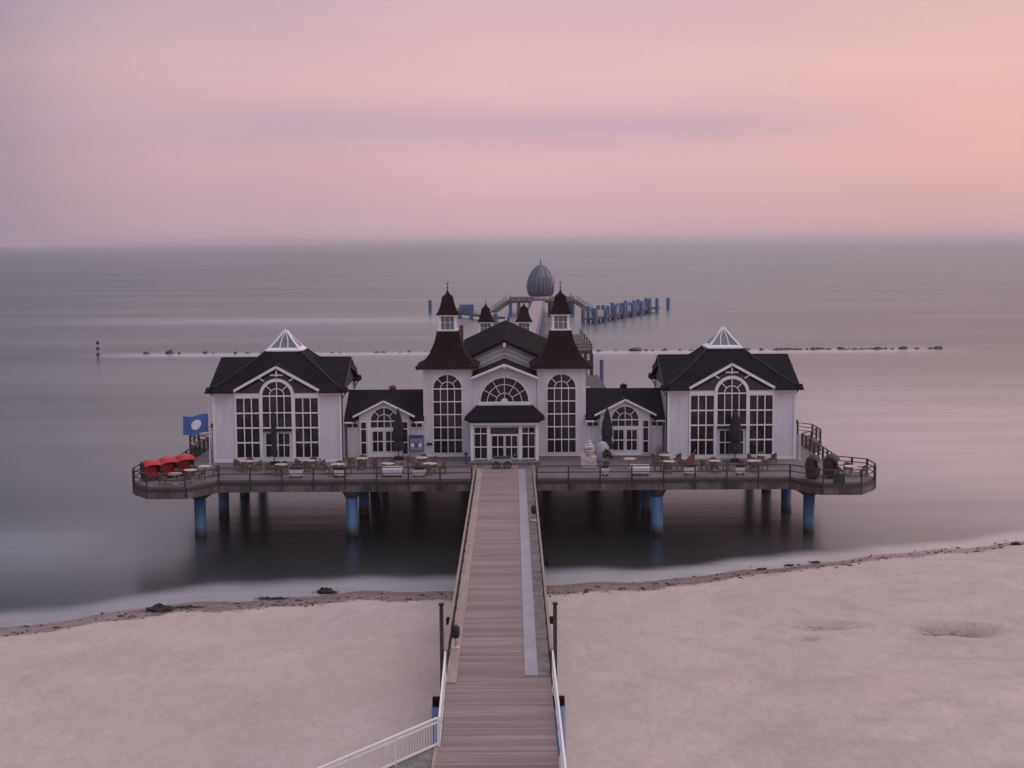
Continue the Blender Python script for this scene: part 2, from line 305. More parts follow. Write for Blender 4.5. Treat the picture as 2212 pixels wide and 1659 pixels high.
    windy = mth(t, 'MULTIPLY', mth(t, 'DIVIDE', mth(t, 'SUBTRACT', -20.0, s.outputs[0]), 160.0, True), mth(t, 'DIVIDE', mth(t, 'SUBTRACT', s.outputs[1], 250.0), 500.0, True))
    cap_ = mth(t, 'SUBTRACT', cap_, mth(t, 'MULTIPLY', windy, .06))     # choppier open water off to the left
    fac = mth(t, 'MULTIPLY', mth(t, 'MINIMUM', mth(t, 'MULTIPLY', fn.outputs[0], 1.15), cap_), mth(t, 'SUBTRACT', 1.0, mth(t, 'MULTIPLY', fo, .7)))
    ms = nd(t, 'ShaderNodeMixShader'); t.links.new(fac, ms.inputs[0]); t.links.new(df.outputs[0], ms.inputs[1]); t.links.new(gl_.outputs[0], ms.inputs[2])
    t.links.new(ms.outputs[0], out.inputs['Surface'])
    return m
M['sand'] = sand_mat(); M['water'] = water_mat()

# ------------------------------------------------------------------ mesh helpers
class MB:
    def __init__(s): s.v = []; s.f = []
    def add(s, vs, fs):
        k = len(s.v); s.v += [tuple(v) for v in vs]; s.f += [tuple(i+k for i in f) for f in fs]; return s
    def box(s, x0, x1, y0, y1, z0, z1):
        return s.add([(x0,y0,z0),(x1,y0,z0),(x1,y1,z0),(x0,y1,z0),(x0,y0,z1),(x1,y0,z1),(x1,y1,z1),(x0,y1,z1)],
                     [(0,3,2,1),(4,5,6,7),(0,1,5,4),(1,2,6,5),(2,3,7,6),(3,0,4,7)])
    def cbox(s, c, d): return s.box(c[0]-d[0]/2, c[0]+d[0]/2, c[1]-d[1]/2, c[1]+d[1]/2, c[2]-d[2]/2, c[2]+d[2]/2)
    def bar(s, p, q, wd, h, upv=(0,0,1)):
        p = Vector(p); q = Vector(q); d = (q-p).normalized(); u = Vector(upv)
        if abs(d.dot(u)) > .98: u = Vector((0,1,0))
        sd_ = d.cross(u).normalized()*wd/2; uu = sd_.cross(d).normalized()*h/2
        vs = [p-sd_-uu, p+sd_-uu, p+sd_+uu, p-sd_+uu, q-sd_-uu, q+sd_-uu, q+sd_+uu, q-sd_+uu]
        return s.add(vs, [(0,1,2,3),(4,7,6,5),(0,4,5,1),(1,5,6,2),(2,6,7,3),(3,7,4,0)])
    def tube(s, p, q, ra, rb=None, n=10):
        rb = ra if rb is None else rb
        p = Vector(p); q = Vector(q); d = (q-p).normalized(); a = d.orthogonal().normalized(); b = d.cross(a)
        vs = []
        for c, r in ((p, ra), (q, rb)):
            for i in range(n):
                t = 2*PI*i/n; vs.append(c + (a*math.cos(t)+b*math.sin(t))*r)
        fs = [(i, (i+1) % n, n+(i+1) % n, n+i) for i in range(n)] + [tuple(range(n-1,-1,-1)), tuple(range(n, 2*n))]
        return s.add(vs, fs)
    def lathe(s, prof, n=16, c=(0,0), square=False, star=0.0, rot=0.0):
        vs = []
        for r, z in prof:
            for i in range(n):
                t = 2*PI*i/n + (PI/4 if square else 0) + rot
                k = r*(math.sqrt(2) if square else 1)
                if star: k *= 1 + star*(1 if i % 2 else -1)
                vs.append((c[0]+k*math.cos(t), c[1]+k*math.sin(t), z))
        fs = []
        for j in range(len(prof)-1):
            for i in range(n): fs.append((j*n+i, j*n+(i+1) % n, (j+1)*n+(i+1) % n, (j+1)*n+i))
        fs += [tuple(range(n-1,-1,-1)), tuple(range((len(prof)-1)*n, len(prof)*n))]
        return s.add(vs, fs)
    def prism(s, poly, axis, a, b):
        n = len(poly)
        def P(u, v, w_): return (u, w_, v) if axis == 'y' else ((w_, u, v) if axis == 'x' else (u, v, w_))
        vs = [P(u, v, a) for u, v in poly] + [P(u, v, b) for u, v in poly]
        return s.add(vs, [tuple(range(n)), tuple(range(2*n-1, n-1, -1))] + [(i, n+i, n+(i+1) % n, (i+1) % n) for i in range(n)])
    def arc(s, cx, cz, r, wd, y0, y1, a0=0, a1=180, n=20):
        for i in range(n):
            t0 = R_(a0+(a1-a0)*i/n); t1 = R_(a0+(a1-a0)*(i+1)/n)
            q = [(cx+rr*math.cos(t), cz+rr*math.sin(t)) for rr, t in ((r-wd/2,t0),(r+wd/2,t0),(r+wd/2,t1),(r-wd/2,t1))]
            s.add([(x, y0, z) for x, z in q]+[(x, y1, z) for x, z in q], [(0,1,2,3),(7,6,5,4),(0,4,5,1),(1,5,6,2),(2,6,7,3),(3,7,4,0)])
        return s
    def build(s, name, material, parent=None, smooth=False, loc=None, rot=None):
        me = bpy.data.meshes.new(name); me.from_pydata(s.v, [], s.f); me.update()
        bm = bmesh.new(); bm.from_mesh(me); bmesh.ops.recalc_face_normals(bm, faces=bm.faces); bm.to_mesh(me); bm.free()
        me.materials.append(M[material] if isinstance(material, str) else material)
        if smooth:
            for p in me.polygons: p.use_smooth = True
        o = bpy.data.objects.new(name, me); C.objects.link(o)
        if parent: o.parent = parent
        if loc: o.location = loc
        if rot: o.rotation_euler = rot
        return o
def thing(name, label, cat, loc, rz=0, group=None):
    o = bpy.data.objects.new(name, None); C.objects.link(o); o.empty_display_size = .2
    o.location = loc; o.rotation_euler = (0, 0, rz); o['label'] = label; o['category'] = cat
    if group: o['group'] = group
    return o
def tag(o, label, cat, group=None, kind=None):
    if label: o['label'] = label
    if cat: o['category'] = cat
    if group: o['group'] = group
    if kind: o['kind'] = kind
    return o
def copy_tree(o, parent=None):
    c = o.copy(); C.objects.link(c)
    if parent: c.parent = parent
    for ch in list(o.children): copy_tree(ch, c)
    return c
def dup(root, loc, rz, label, group=None, scale=None):
    c = copy_tree(root); c.location = loc; c.rotation_euler = (0, 0, rz); c['label'] = label
    if group: c['group'] = group
    if scale: c.scale = scale
    return c

AX = -0.6          # centre line of pier and building
DZ = 4.3           # deck height above the sea

# ------------------------------------------------------------------ shoreline, beach and sea
SH = [(-400,-60),(-60,58),(-28.2,75.2),(-20.4,79.7),(-11.6,82.1),(-3.6,82.7),(2.5,83.6),(11.3,86.2),(21.2,91.3),(35.8,97.0),(60,107),(120,135),(400,280)]
def shore(x):
    for (xa, ya), (xb, yb) in zip(SH, SH[1:]):
        if x <= xb:
            t = (x-xa)/(xb-xa); t2 = t
            return ya+(yb-ya)*t2
    return SH[-1][1]
def shore_s(x): return (shore(x-3)+shore(x-1.5)+shore(x)+shore(x+1.5)+shore(x+3))/5 + .25*math.sin(x*.55) + .18*math.sin(x*1.3+1)
PITS = [(16.9,73.9,1.9,1.3,.30,.6),(23.2,72.3,2.1,1.5,.46,1.0),(15.3,71.0,.6,.5,.13,.6),(22.3,73.1,.7,.5,.06,1.0)]
def lines(a, b, step, outer):
    v = []; x = a
    while x < b+1e-6: v.append(x); x += step
    lo, hi = [], []; d = step; x = a
    while x > -outer: d *= 1.28; x -= d; lo.append(max(x, -outer))
    d = step; x = b
    while x < outer: d *= 1.28; x += d; hi.append(min(x, outer))
    return lo[::-1]+v+hi
def grid(name, xs, ys, zf, attrs, material):
    vs = []; vals = {k: [] for k in attrs}
    for y in ys:
        for x in xs:
            vs.append((x, y, zf(x, y)))
            for k, f in attrs.items(): vals[k].append(f(x, y))
    nx = len(xs); fs = [(j*nx+i, j*nx+i+1, (j+1)*nx+i+1, (j+1)*nx+i) for j in range(len(ys)-1) for i in range(nx-1)]
    me = bpy.data.meshes.new(name); me.from_pydata(vs, [], fs); me.update()
    for k in attrs:
        a = me.attributes.new(k, 'FLOAT', 'POINT'); a.data.foreach_set('value', vals[k])
    me.polygons.foreach_set('use_smooth', [True]*len(me.polygons))
    me.materials.append(M[material]); o = bpy.data.objects.new(name, me); C.objects.link(o); return o
def wetw(x): return 2.0-1.2*max(0, min(1, (x-6)/14)) + .35*noise.noise(Vector((x*.16, 3, 0)))
def sand_z(x, y):
    d = shore_s(x)-y; e = d+wetw(x)
    z = .03*e if e < 3 else .09+.045*(e-3)
    if d > 30: z = min(z, .045*29+.09+.02*(d-28))
    if e < -2: z = -.06-.09*(-e-2)
    z = max(z, -6)
    if d > 0:
        k = min(1, d/6)
        z += k*(.34*(noise.fractal(Vector((x*.07, y*.11, 1.3)), 1.0, 2.0, 4)) + .05*noise.noise(Vector((x*.6, y*.75, 4))) + .035*noise.noise(Vector((x*1.5, y*1.7, 9))))
        k2 = max(0, min(1, (x-2)/8))
        z += k*k2*.34*math.sin((y*.9 - x*.55 + 1.5*noise.noise(Vector((x*.1, y*.1, 0))))*1.5)*max(0, 1-abs(y-60)/14)*(0.4+noise.noise(Vector((x*.2,y*.2,7))))
    for px, py, ra, rb, dp, _ in PITS:
        q = ((x-px)/ra)**2 + ((y-py)/rb)**2
        if q < 4: z += -dp*math.exp(-q*1.3) + dp*.38*math.exp(-((math.sqrt(q)-1.35)/.28)**2)
    if y < 36: z += (36-y)*.42 if y > 0 else 15.1     # the bluff below the viewpoint
    return z
def pitf(x, y):
    v = 0
    for px, py, ra, rb, dp, am in PITS:
        v = max(v, am*math.exp(-(((x-px)/ra)**2 + ((y-py)/rb)**2)*1.2))
    return v
sx = lines(-42, 46, .45, 20000)
sy = [-20000,-4000,-800,-200,-60,-20,0,6,12,18,24,30,33,36]+[36+.42*i for i in range(1, 170)]+[112,120,140,200,400,1200,5000,20000,41000]
beach = grid('beach', sx, sy, sand_z, {'inland': lambda x, y: shore_s(x)-y, 'pit': pitf}, 'sand')
tag(beach, 'pale trampled sand beach with a wrack line', None, kind='structure')
def foamf(x, y):
    d = y-shore_s(x)-wetw(x)            # metres seaward
    wd = 4.2 - max(0, min(1, (x+5)/35))*1.4 + .5*math.sin(x*.35+1)
    if d < -2: return 1
    v = 1-(d-wd*.42)/(wd*.85)
    v = max(0, min(1, v)); v = v*v*(3-2*v)
    return .92*v
wx = lines(-48, 52, .7, 42000)
wy = [66+.45*i for i in range(100)]+[112,114,118,124,132,142,156,175,200,230,270,320,400,520,700,1000,1500,2400,4000,8000,16000,42000]
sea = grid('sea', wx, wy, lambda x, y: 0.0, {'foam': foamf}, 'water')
tag(sea, 'calm mauve sea smoothed by a long exposure', None, kind='structure')
# pebbles and scraps lying along the wrack line and in the pits
deb = MB()
for i in range(800):
    if i < 620:
        x = random.uniform(-34, 42); y = shore_s(x)+random.choice((-.2,-.3,.3,1.1))*1-random.gauss(.0, .4)
        if abs(x-AX) < 2.2: continue
        s_ = random.uniform(.02, .075)*random.choice((.6,1,1.4))
    else:
        p = PITS[0] if random.random() < .2 else PITS[1]
        x = random.gauss(p[0]-.9, p[2]*.28); y = random.gauss(p[1]+.3, p[3]*.3); s_ = random.uniform(.008, .03)
    z = sand_z(x, y)+s_*.2; a = random.random()*PI; c_, n_ = math.cos(a), math.sin(a); e = random.uniform(1, 3)
    pts = [(x+s_*e*c_, y+s_*e*n_, z), (x-s_*n_, y+s_*c_, z), (x-s_*e*c_, y-s_*e*n_, z), (x+s_*n_, y-s_*c_, z), (x, y, z+s_*.7), (x, y, z-s_)]
    deb.add(pts, [(0,1,4),(1,2,4),(2,3,4),(3,0,4),(1,0,5),(2,1,5),(3,2,5),(0,3,5)])
tag(deb.build('beach_debris', 'weed'), 'dark scraps and pebbles strewn along the wrack line', 'debris', kind='stuff')

def weed_heap(loc, sx_, sy_, h, label, seed):
    mb = MB(); rng = random.Random(seed); nu, nv = 34, 10; vs = []
    for j in range(nv+1):
        ph = j/nv*PI/2
        for i in range(nu):
            t = 2*PI*i/nu; k = 1+.45*noise.noise(Vector((math.cos(t)*1.6+seed, math.sin(t)*1.6, ph*1.5)))
            vs.append((sx_*k*math.cos(t)*math.cos(ph), sy_*k*math.sin(t)*math.cos(ph), h*math.sin(ph)*k*(1+.4*noise.noise(Vector((t*2, ph*3, seed))))-.05))
    mb.add(vs, [(j*nu+i, j*nu+(i+1) % nu, (j+1)*nu+(i+1) % nu, (j+1)*nu+i) for j in range(nv) for i in range(nu)])
    for k in range(70):
        t = rng.random()*2*PI; r = rng.uniform(.5, 1.25); a = Vector((sx_*r*math.cos(t), sy_*r*math.sin(t), .02+h*.6*max(0, 1-r)))
        b_ = a+Vector((rng.uniform(-.4,.4)*sx_, rng.uniform(-.3,.3)*sy_, rng.uniform(-.02,.1))); mb.bar(a, b_, .035, .02)
    tag(mb.build('seaweed_heap', 'weed', loc=loc), label, 'seaweed')
weed_heap((-20.6,80.3,0.0), .85,.5,.36, 'largest dark seaweed heap at the left waterline', 1)
weed_heap((-19.2,80.9,0.0), 1.0,.25,.15, 'long thin tail of seaweed beside the largest heap', 2)
weed_heap((-11.5,84.3,0.0), .6,.28,.30, 'small dark seaweed lump in the foam nearer the bridge', 3)
weed_heap((-14.6,82.9,.02), .75,.16,.08, 'flat brown seaweed patch between the two dark heaps', 4)
weed_heap((35.1,96.6,.02), .35,.2,.22, 'dark lump at the water edge far right', 5)
weed_heap((20.0,91.6,0.0), .3,.15,.1, 'small lump of weed in the wash below the right pile, rightmost of three', 6)
weed_heap((18.1,90.7,0.0), .26,.14,.09, 'small lump of weed in the wash below the right pile, middle of three', 7)
weed_heap((16.1,89.7,0.0), .24,.14,.09, 'small lump of weed in the wash below the right pile, leftmost of three', 8)

# ------------------------------------------------------------------ railing builder
def railing(name, label, pts, z, loc0, h=.9, step=2.43, drop=.75, post=.11, mats=('rail','rail'), rails=(.5,), cat='railing', balus=False, thick=.06, curb=None):
    root = thing(name, label, cat, (loc0[0], loc0[1], z))
    P_ = [Vector((x-loc0[0], y-loc0[1], 0)) for x, y in pts]
    hb = MB(); rb = MB(); posts = []
    for a, b_ in zip(P_, P_[1:]):
        ln = (b_-a).length; n = max(1, round(ln/step))
        hb.bar(a+Vector((0,0,h)), b_+Vector((0,0,h)), .11 if not balus else .07, thick)
        for r in rails: rb.bar(a+Vector((0,0,h*r)), b_+Vector((0,0,h*r)), .05, .06)
        if balus:
            k = int(ln/.14)
            for i in range(1, k): q = a+(b_-a)*(i/k); rb.bar(q+Vector((0,0,.1)), q+Vector((0,0,h-.03)), .022, .022)
        for i in range(n): posts.append(a+(b_-a)*(i/n))
    posts.append(P_[-1])
    hb.build('handrail', mats[1], root); 
    if rails or balus: rb.build('rail_bar', mats[0], root)
    for q in posts:
        MB().box(-post/2, post/2, -post/2, post/2, -drop, h-.02).build('post', mats[0], root, loc=q)
    return root

# ------------------------------------------------------------------ big platform
PL = [(2.2,100.4),(20.6,100.4),(22.4,97.9),(25.1,97.9),(26.5,99.8),(26.5,102.0),(24.6,103.4),(24.6,116.0),(26.7,118.4),(26.7,121.6),(24.6,124.2),(24.6,128),(12,128),(12,150),(2.2,150)]
out_poly = [(x, y) for x, y in PL] + [(-x, y) for x, y in reversed(PL)]
plat = thing('pier_platform', 'large timber terrace platform on blue piles carrying the white pavilion', 'pier platform', (AX, 0, 0))
MB().prism(out_poly, 'z', DZ-.14, DZ).build('deck', 'deck', plat)
fas = MB(); fas2 = MB()
cyc = out_poly+[out_poly[0]]
for (xa, ya), (xb, yb) in zip(cyc, cyc[1:]):
    if ya == yb == 150: continue
    fas.bar((xa, ya, DZ-.64), (xb, yb, DZ-.64), .26, .50); fas2.bar((xa, ya, DZ-.265), (xb, yb, DZ-.265), .32, .25)
fas.build('edge_beam', 'concrete', plat); fas2.build('edge_board', 'darkwood', plat)
ub = MB()
for y in (101.6, 105.2, 109.3, 113.6, 118, 122.4, 126.6): ub.box(-24.0, 24.0, y-.2, y+.2, DZ-.8, DZ-.145)
for x in (-22.15,-16.5,-11.1,-5.5,5.5,11.1,16.5,22.15): ub.box(x-.22, x+.22, 100.9, 127.5, DZ-.95, DZ-.15)
for y in (132,138,144): ub.box(-11,11,y-.2,y+.2,DZ-.8,DZ-.145)
ub.build('under_beam', 'beam', plat)
pm = None
for y in (100.95, 109.35, 118.0, 126.5):
    for x in (-22.15,-11.1,11.1,22.15):
        corner = abs(x) > 20 and y < 101
        if pm is None:
            pm = MB().lathe([(.42,-3),(.42,3.0)], 20).build('pile', 'pileblue', plat, True, loc=(x, y, 0)); pile = pm
        else:
            pile = pm.copy(); C.objects.link(pile); pile.parent = plat; pile.location = (x, y, 0)
        ca = MB().lathe([(.44,2.85),(1.25 if corner else .72,3.35),(1.25 if corner else .72,3.46)], 8, rot=PI/8).build('pile_cap', 'beam', pile)
for x, y in [(s*x, y) for s in (-1,1) for x in (3.9, 8.6) for y in (132, 141)]:
    pile = pm.copy(); C.objects.link(pile); pile.parent = plat; pile.location = (x, y, 0)

def off(pts, d):          # nudge the railing line just outside the deck
    return [(x+(d if x > 0 else -d)*(abs(x) > 21), y-(d if y < 103 else -d*(y > 124))) for x, y in pts]
def railpts(sgn, pts): return [(AX+sgn*x, y) for x, y in pts]
railing('terrace_railing', 'dark timber railing along the terrace front left of the footbridge', railpts(-1, off([(2.35,100.3),(20.6,100.3),(22.4,97.85),(25.1,97.85),(26.55,99.75)], .05)), DZ, (AX-12,100))
railing('terrace_railing', 'dark timber railing along the terrace front right of the footbridge', railpts(1, off([(2.35,100.3),(20.6,100.3),(22.4,97.85),(25.1,97.85),(26.55,99.75)], .05)), DZ, (AX+12,100))
side = [(26.6,99.9),(26.6,102.05),(24.7,103.45),(24.7,116.0),(26.75,118.4),(26.75,121.6),(24.7,124.2),(24.7,128)]
railing('side_railing', 'dark slatted railing running back along the left end of the terrace', railpts(-1, side), DZ, (AX-24.7,110), h=1.0, step=1.5, rails=(.35,.68), post=.14)
railing('side_railing', 'dark slatted railing running back along the right end of the terrace', railpts(1, side), DZ, (AX+24.7,110), h=1.0, step=1.5, rails=(.35,.68), post=.14)

# ------------------------------------------------------------------ footbridge to the shore
BW = 2.05
br = thing('footbridge', 'long brown plank footbridge running from the beach to the pavilion door', 'footbridge', (AX, 0, 0))
MB().box(-BW+.42, BW-1.02, 30, 100.35, DZ-.12, DZ+.004).build('deck', 'planks', br)
MB().box(BW-1.02, BW+.0, 30, 53.85, DZ-.12, DZ+.004).build('deck', 'planks', br)
MB().box(-BW, -BW+.42, 30, 53.0, DZ-.12, DZ+.004).build('deck', 'planks', br)
MB().box(-BW, -BW+.42, 53.0, 104.6, DZ-.06, DZ+.055).build('kerb_board', 'kerb', br)
MB().box(BW-1.02, BW-.50, 53.9, 104.6, DZ-.06, DZ+.03).build('metal_strip', 'metal', br)
MB().box(BW-.50, BW, 53.9, 104.6, DZ-.06, DZ+.012).build('side_board', 'mossy', br)
MB().box(-BW+.42, BW-1.02, 100.36, 106.3, DZ-.05, DZ+.02).build('landing_boards', 'planks', br)
MB().box(-BW-.02, -BW+.2, 30, 100.2, DZ-.62, DZ-.13).box(BW-.2, BW+.02, 30, 100.2, DZ-.62, DZ-.13).build('side_beam', 'beam', br)
for y in (41.0, 53.3, 65, 77, 89):
    MB().box(-BW-.52, BW+.52, y-.2, y+.2, DZ-.93, DZ-.66).build('cross_beam', 'shingle', br)
    for sx_ in (-1, 1):
        if y > 60: MB().lathe([(.26,-3),(.26,DZ-.95)], 14).build('pile', 'beam', br, True, loc=(sx_*1.75, y, 0))
        else:
            p = MB().lathe([(.30,-3),(.30,DZ-.98)], 16).build('pile', mat('blue_land_pile', (.13,.20,.33), .5, .12, 1.5) if 'lp' not in M else 'lp', br, True, loc=(sx_*2.32, y, 0))
            M['lp'] = p.data.materials[0]
# landing that widens to the left at the shore end
land = [(-BW-.01,46.3),(-BW-.01,30),(-14.1,30)]
MB().prism(land, 'z', DZ-.12, DZ).build('landing_deck', 'mossy', br)
MB().box(-BW-.05,-BW+.05,36,46.3,DZ,DZ+.03).build('seam_strip', 'kerb', br)
railing('bridge_railing', 'brown wooden handrail along the left side of the footbridge over the sand', [(AX-BW-.03, 100.3),(AX-BW-.03, 54.2)], DZ, (AX-BW,77), h=.95, step=2.4, mats=('rail','handrail'), rails=(.55,), drop=.5)
railing('bridge_railing', 'brown wooden handrail along the right side of the footbridge over the sand', [(AX+BW+.03, 100.3),(AX+BW+.03, 54.2)], DZ, (AX+BW,77), h=.95, step=2.4, mats=('rail','handrail'), rails=(.55,), drop=.5)
railing('white_railing', 'white metal railing on the right side of the shore end of the bridge', [(AX+BW+.08, 53.9),(AX+BW+.14, 30.5)], DZ, (AX+BW,44), h=1.0, step=2.2, mats=('trim','trim'), rails=(.1,), drop=.1, post=.06, balus=True, thick=.05)
railing('white_railing', 'short white metal railing on the left side of the bridge before the corner', [(AX-BW-.03, 53.9),(AX-BW+.12, 46.2)], DZ, (AX-BW,50), h=1.0, step=2.2, mats=('trim','trim'), rails=(.1,), drop=.1, post=.06, balus=True, thick=.05)
railing('white_railing', 'white baluster railing slanting to the lower left along the landing', [(AX-BW+.06, 46.2),(AX-13.6, 30.7)], DZ, (AX-6,41), h=1.0, step=2.2, mats=('trim','trim'), rails=(.1,.86), drop=.1, post=.06, balus=True, thick=.05)

for sgn, lb in ((-1,'left'),(1,'right')):
    t = thing('timber_post', f'tall dark timber post outside the {lb} handrail where white railing begins', 'post', (AX+sgn*(BW+.19), 54.3, 0))
    MB().box(-.075,.075,-.075,.075,.3,6.95).build('shaft', 'darkwood', t)
    MB().box(-.06,.06,-.06,.06,6.95,7.05).cbox((0,0,7.10),(.2,.2,.1)).build('cap', 'black', t)
for x, y, lb in ((AX-BW+.22, 57.6, 'dark round bin hung inside the left handrail near the white railing'), (AX+BW-.16, 84.5, 'small dark bin hung on the right handrail about halfway out')):
    t = thing('litter_bin', lb, 'litter bin', (x, y, DZ+.06))
    MB().lathe([(.05,.42),(.15,.46),(.18,.62),(.18,.9),(.1,.98),(.03,1.0)], 14).build('bin_body', 'black', t, True)
    MB().tube((0,0,0),(0,0,.45),.035).build('stand', 'steel', t); MB().cbox((0,0,.03),(.3,.3,.06)).build('foot', 'cream', t)

# ------------------------------------------------------------------ window builders (all face -Y; y = wall plane)
def win_rect(parent, x0, x1, z0, z1, cols, rows, y=0.0, fr=.07, mu=.055, rz=None, name='window'):
    f = MB(); yo = y-.10; yi = y+.01
    f.box(x0-fr, x0, yo, yi, z0-fr, z1+fr).box(x1, x1+fr, yo, yi, z0-fr, z1+fr).box(x0, x1, yo, yi, z1, z1+fr).box(x0, x1, yo, yi, z0-fr, z0)
    for i in range(1, cols):
        x = x0+(x1-x0)*i/cols; f.box(x-mu/2, x+mu/2, yo+.02, yi, z0, z1)
    zs = rz if rz else [z0+(z1-z0)*i/rows for i in range(1, rows)]
    for z in zs: f.box(x0, x1, yo+.03, yi, z-mu*.7, z+mu*.7)
    w_ = f.build(name, 'trim', parent)
    MB().box(x0, x1, y-.035, y-.02, z0, z1).build('glass', 'glass', w_)
    return w_
def win_arch(parent, cx, hw, z0, zs, cols, rows, y=0.0, fr=.08, mu=.055, inner=.5, spokes=(45,90,135), rz=None, name='window'):
    f = MB(); yo = y-.10; yi = y+.01
    f.box(cx-hw-fr, cx-hw, yo, yi, z0-fr, zs).box(cx+hw, cx+hw+fr, yo, yi, z0-fr, zs).box(cx-hw, cx+hw, yo, yi, z0-fr, z0)
    f.arc(cx, zs, hw+fr/2, fr, yo, yi, n=28)
    for i in range(1, cols):
        x = cx-hw+2*hw*i/cols; f.box(x-mu/2, x+mu/2, yo+.02, yi, z0, zs)
    f.box(cx-hw, cx+hw, yo+.03, yi, zs-mu*.8, zs+mu*.8)
    for z in (rz if rz else [z0+(zs-z0)*i/rows for i in range(1, rows)]): f.box(cx-hw, cx+hw, yo+.03, yi, z-mu*.7, z+mu*.7)
    rs = inner if isinstance(inner, (list, tuple)) else [inner]
    for r in rs: f.arc(cx, zs, hw*r, mu, yo+.025, yi, n=22)
    for a in spokes:
        s0 = hw*min(rs) if a != 90 else .02
        p = (cx+s0*math.cos(R_(a)), (yo+.02+yi)/2, zs+s0*math.sin(R_(a))); q = (cx+hw*math.cos(R_(a)), (yo+.02+yi)/2, zs+hw*math.sin(R_(a)))
        f.bar(p, q, mu, .08, (0,1,0))
    w_ = f.build(name, 'trim', parent)
    poly = [(cx-hw, z0), (cx+hw, z0)] + [(cx+hw*math.cos(PI*i/24), zs+hw*math.sin(PI*i/24)) for i in range(25)]
    MB().prism(poly, 'y', y-.035, y-.02).build('glass', 'glass', w_)
    return w_

# ------------------------------------------------------------------ corner pavilions
def pavilion(sgn):
    lb = 'left' if sgn < 0 else 'right'; inn = -sgn     # inn: direction towards the entrance
    t = thing('pavilion', f'white square pavilion with dark roof and glass lantern at the {lb} end of the terrace', 'pavilion', (AX+sgn*17.65, 113.52, DZ))
    H_ = 4.92
    MB().box(-H_,H_,-H_,H_,0,5.55).build('wall', 'wall', t)
    cb = MB()
    for x in (-H_, H_):
        for y in (-H_, H_): MB().cbox((x,y,2.75),(.2,.2,5.5)).build('corner_board', 'trim', t)
    cb.box(-H_+.1,H_-.1,-H_-.05,-H_,.0,.22).build('base_board', 'trim', t)
    # roof: pyramid + cross gables
    def gable_slabs(mb, half, zr, ze, a0, a1, axis, th=.13):
        for s in (-1, 1):
            poly = [(0, zr), (s*half, ze), (s*half, ze-th), (0, zr-th)]
            mb.prism(poly, axis, a0, a1)
    r = MB().lathe([(4.93,5.46),(4.93,5.87),(4.2,6.28),(2.0,7.9),(1.3,8.5)], 4, square=True)
    for s in (-1, 1):
        ep = [(s*4.9,5.89),(s*5.2,5.70),(s*5.5,5.55),(s*5.5,5.46),(s*4.9,5.46)]
        for q in (-1, 1): r.prism([(a, b_+.004) for a, b_ in ep], 'y', *sorted((q*3.7, q*5.49)))
        if s > 0: r.prism(ep, 'x', -5.49, 5.49)
        else:
            for q in (-1, 1): r.prism(ep, 'x', *sorted((q*3.32, q*5.49)))
    r.prism([(-4.92,5.7),(4.92,5.7),(0,7.72)], 'x', -4.9, 4.9)
    for s in (-1, 1): r.prism([(0,7.80),(s*4.9,5.84),(s*4.9,5.71),(0,7.67)], 'x', -5.25, 5.25)
    fc = -.55 if sgn < 0 else -.55*0-.40
    gx = -.0
    r.prism([(gx-3.3,5.6),(gx+3.3,5.6),(gx,7.44)], 'y', -H_+.05, -.5)
    for s in (-1, 1): r.prism([(gx,7.55),(gx+s*3.5,5.60),(gx+s*3.5,5.47),(gx,7.42)], 'y', -5.16, -.5)
    ro_ = r.build('roof', 'slate', t); k = math.sqrt(2)
    for i in range(4):
        cap = MB()
        a = PI/4+i*PI/2; q = [(rr*k*math.cos(a), rr*k*math.sin(a), zz+.02) for rr, zz in ((4.9,5.90),(4.2,6.30),(2.0,7.92),(1.35,8.48))]
        for u_, v_ in zip(q, q[1:]): cap.bar(u_, v_, .16, .05)
        cap.build('ridge_cap', 'ridge', ro_)
    for s in (-1, 1): MB().bar((s*5.25,0,7.82),(s*2.1,0,7.82),.16,.05).build('ridge_cap', 'ridge', ro_)
    MB().bar((0,-5.16,7.57),(0,-2.6,7.57),.16,.05).build('ridge_cap', 'ridge', ro_)
    # white rake boards of the front gable
    rk = MB()
    for s in (-1, 1): rk.bar((gx, -5.19, 7.46), (gx+s*3.52, -5.19, 5.50), .06, .20, (0,0,1))
    rk.build('rake_board', 'trim', t)
    # timber gable panel with white struts
    g = MB().prism([(gx-3.05,5.42),(gx+3.05,5.42),(gx,7.12)], 'y', -H_-.05, -H_+.02).build('gable_panel', 'timber', t)
    st_ = MB(); yy = -H_-.09
    for a in (50, 90, 130): st_.bar((gx+1.5*math.cos(R_(a)), yy, 5.25+1.45*math.sin(R_(a))), (gx+(2.35 if a != 90 else 1.9)*math.cos(R_(a)), yy, 5.25+(1.95 if a == 90 else 1.9)*math.sin(R_(a))), .10, .06, (0,1,0))
    st_.bar((gx-.5,yy,6.83),(gx+.5,yy,6.83),.05,.1); st_.build('strut', 'trim', g)
    # gables at the two sides
    for s in (-1, 1):
        g2 = MB().prism([(-4.6,5.5),(4.6,5.5),(0,7.3)], 'x', s*H_-.02, s*(H_+.05)).build('gable_panel', 'timber', t)
        rr = MB()
        for q in (-1, 1): rr.bar((s*5.28, 0, 7.68), (s*5.28, q*5.36, 5.52), .06, .16)
        rr.build('rake_board', 'timber', t)
        for y in (-4.4, 0, 4.4):
            bk = MB()
            zt = 7.45 if y == 0 else 5.6
            bk.bar((s*4.95, y, zt-.75), (s*5.35, y, zt-.1), .09, .09); bk.bar((s*4.95,y,zt-.15),(s*5.4,y,zt-.15),.09,.09)
            if y == 0: bk.bar((s*5.25,-.5,zt-.3),(s*5.65,0,zt-.7),.08,.3).bar((s*5.3,.5,zt-.3),(s*5.65,0,zt-.7),.08,.3)
            bk.build('bracket', 'timber', t)
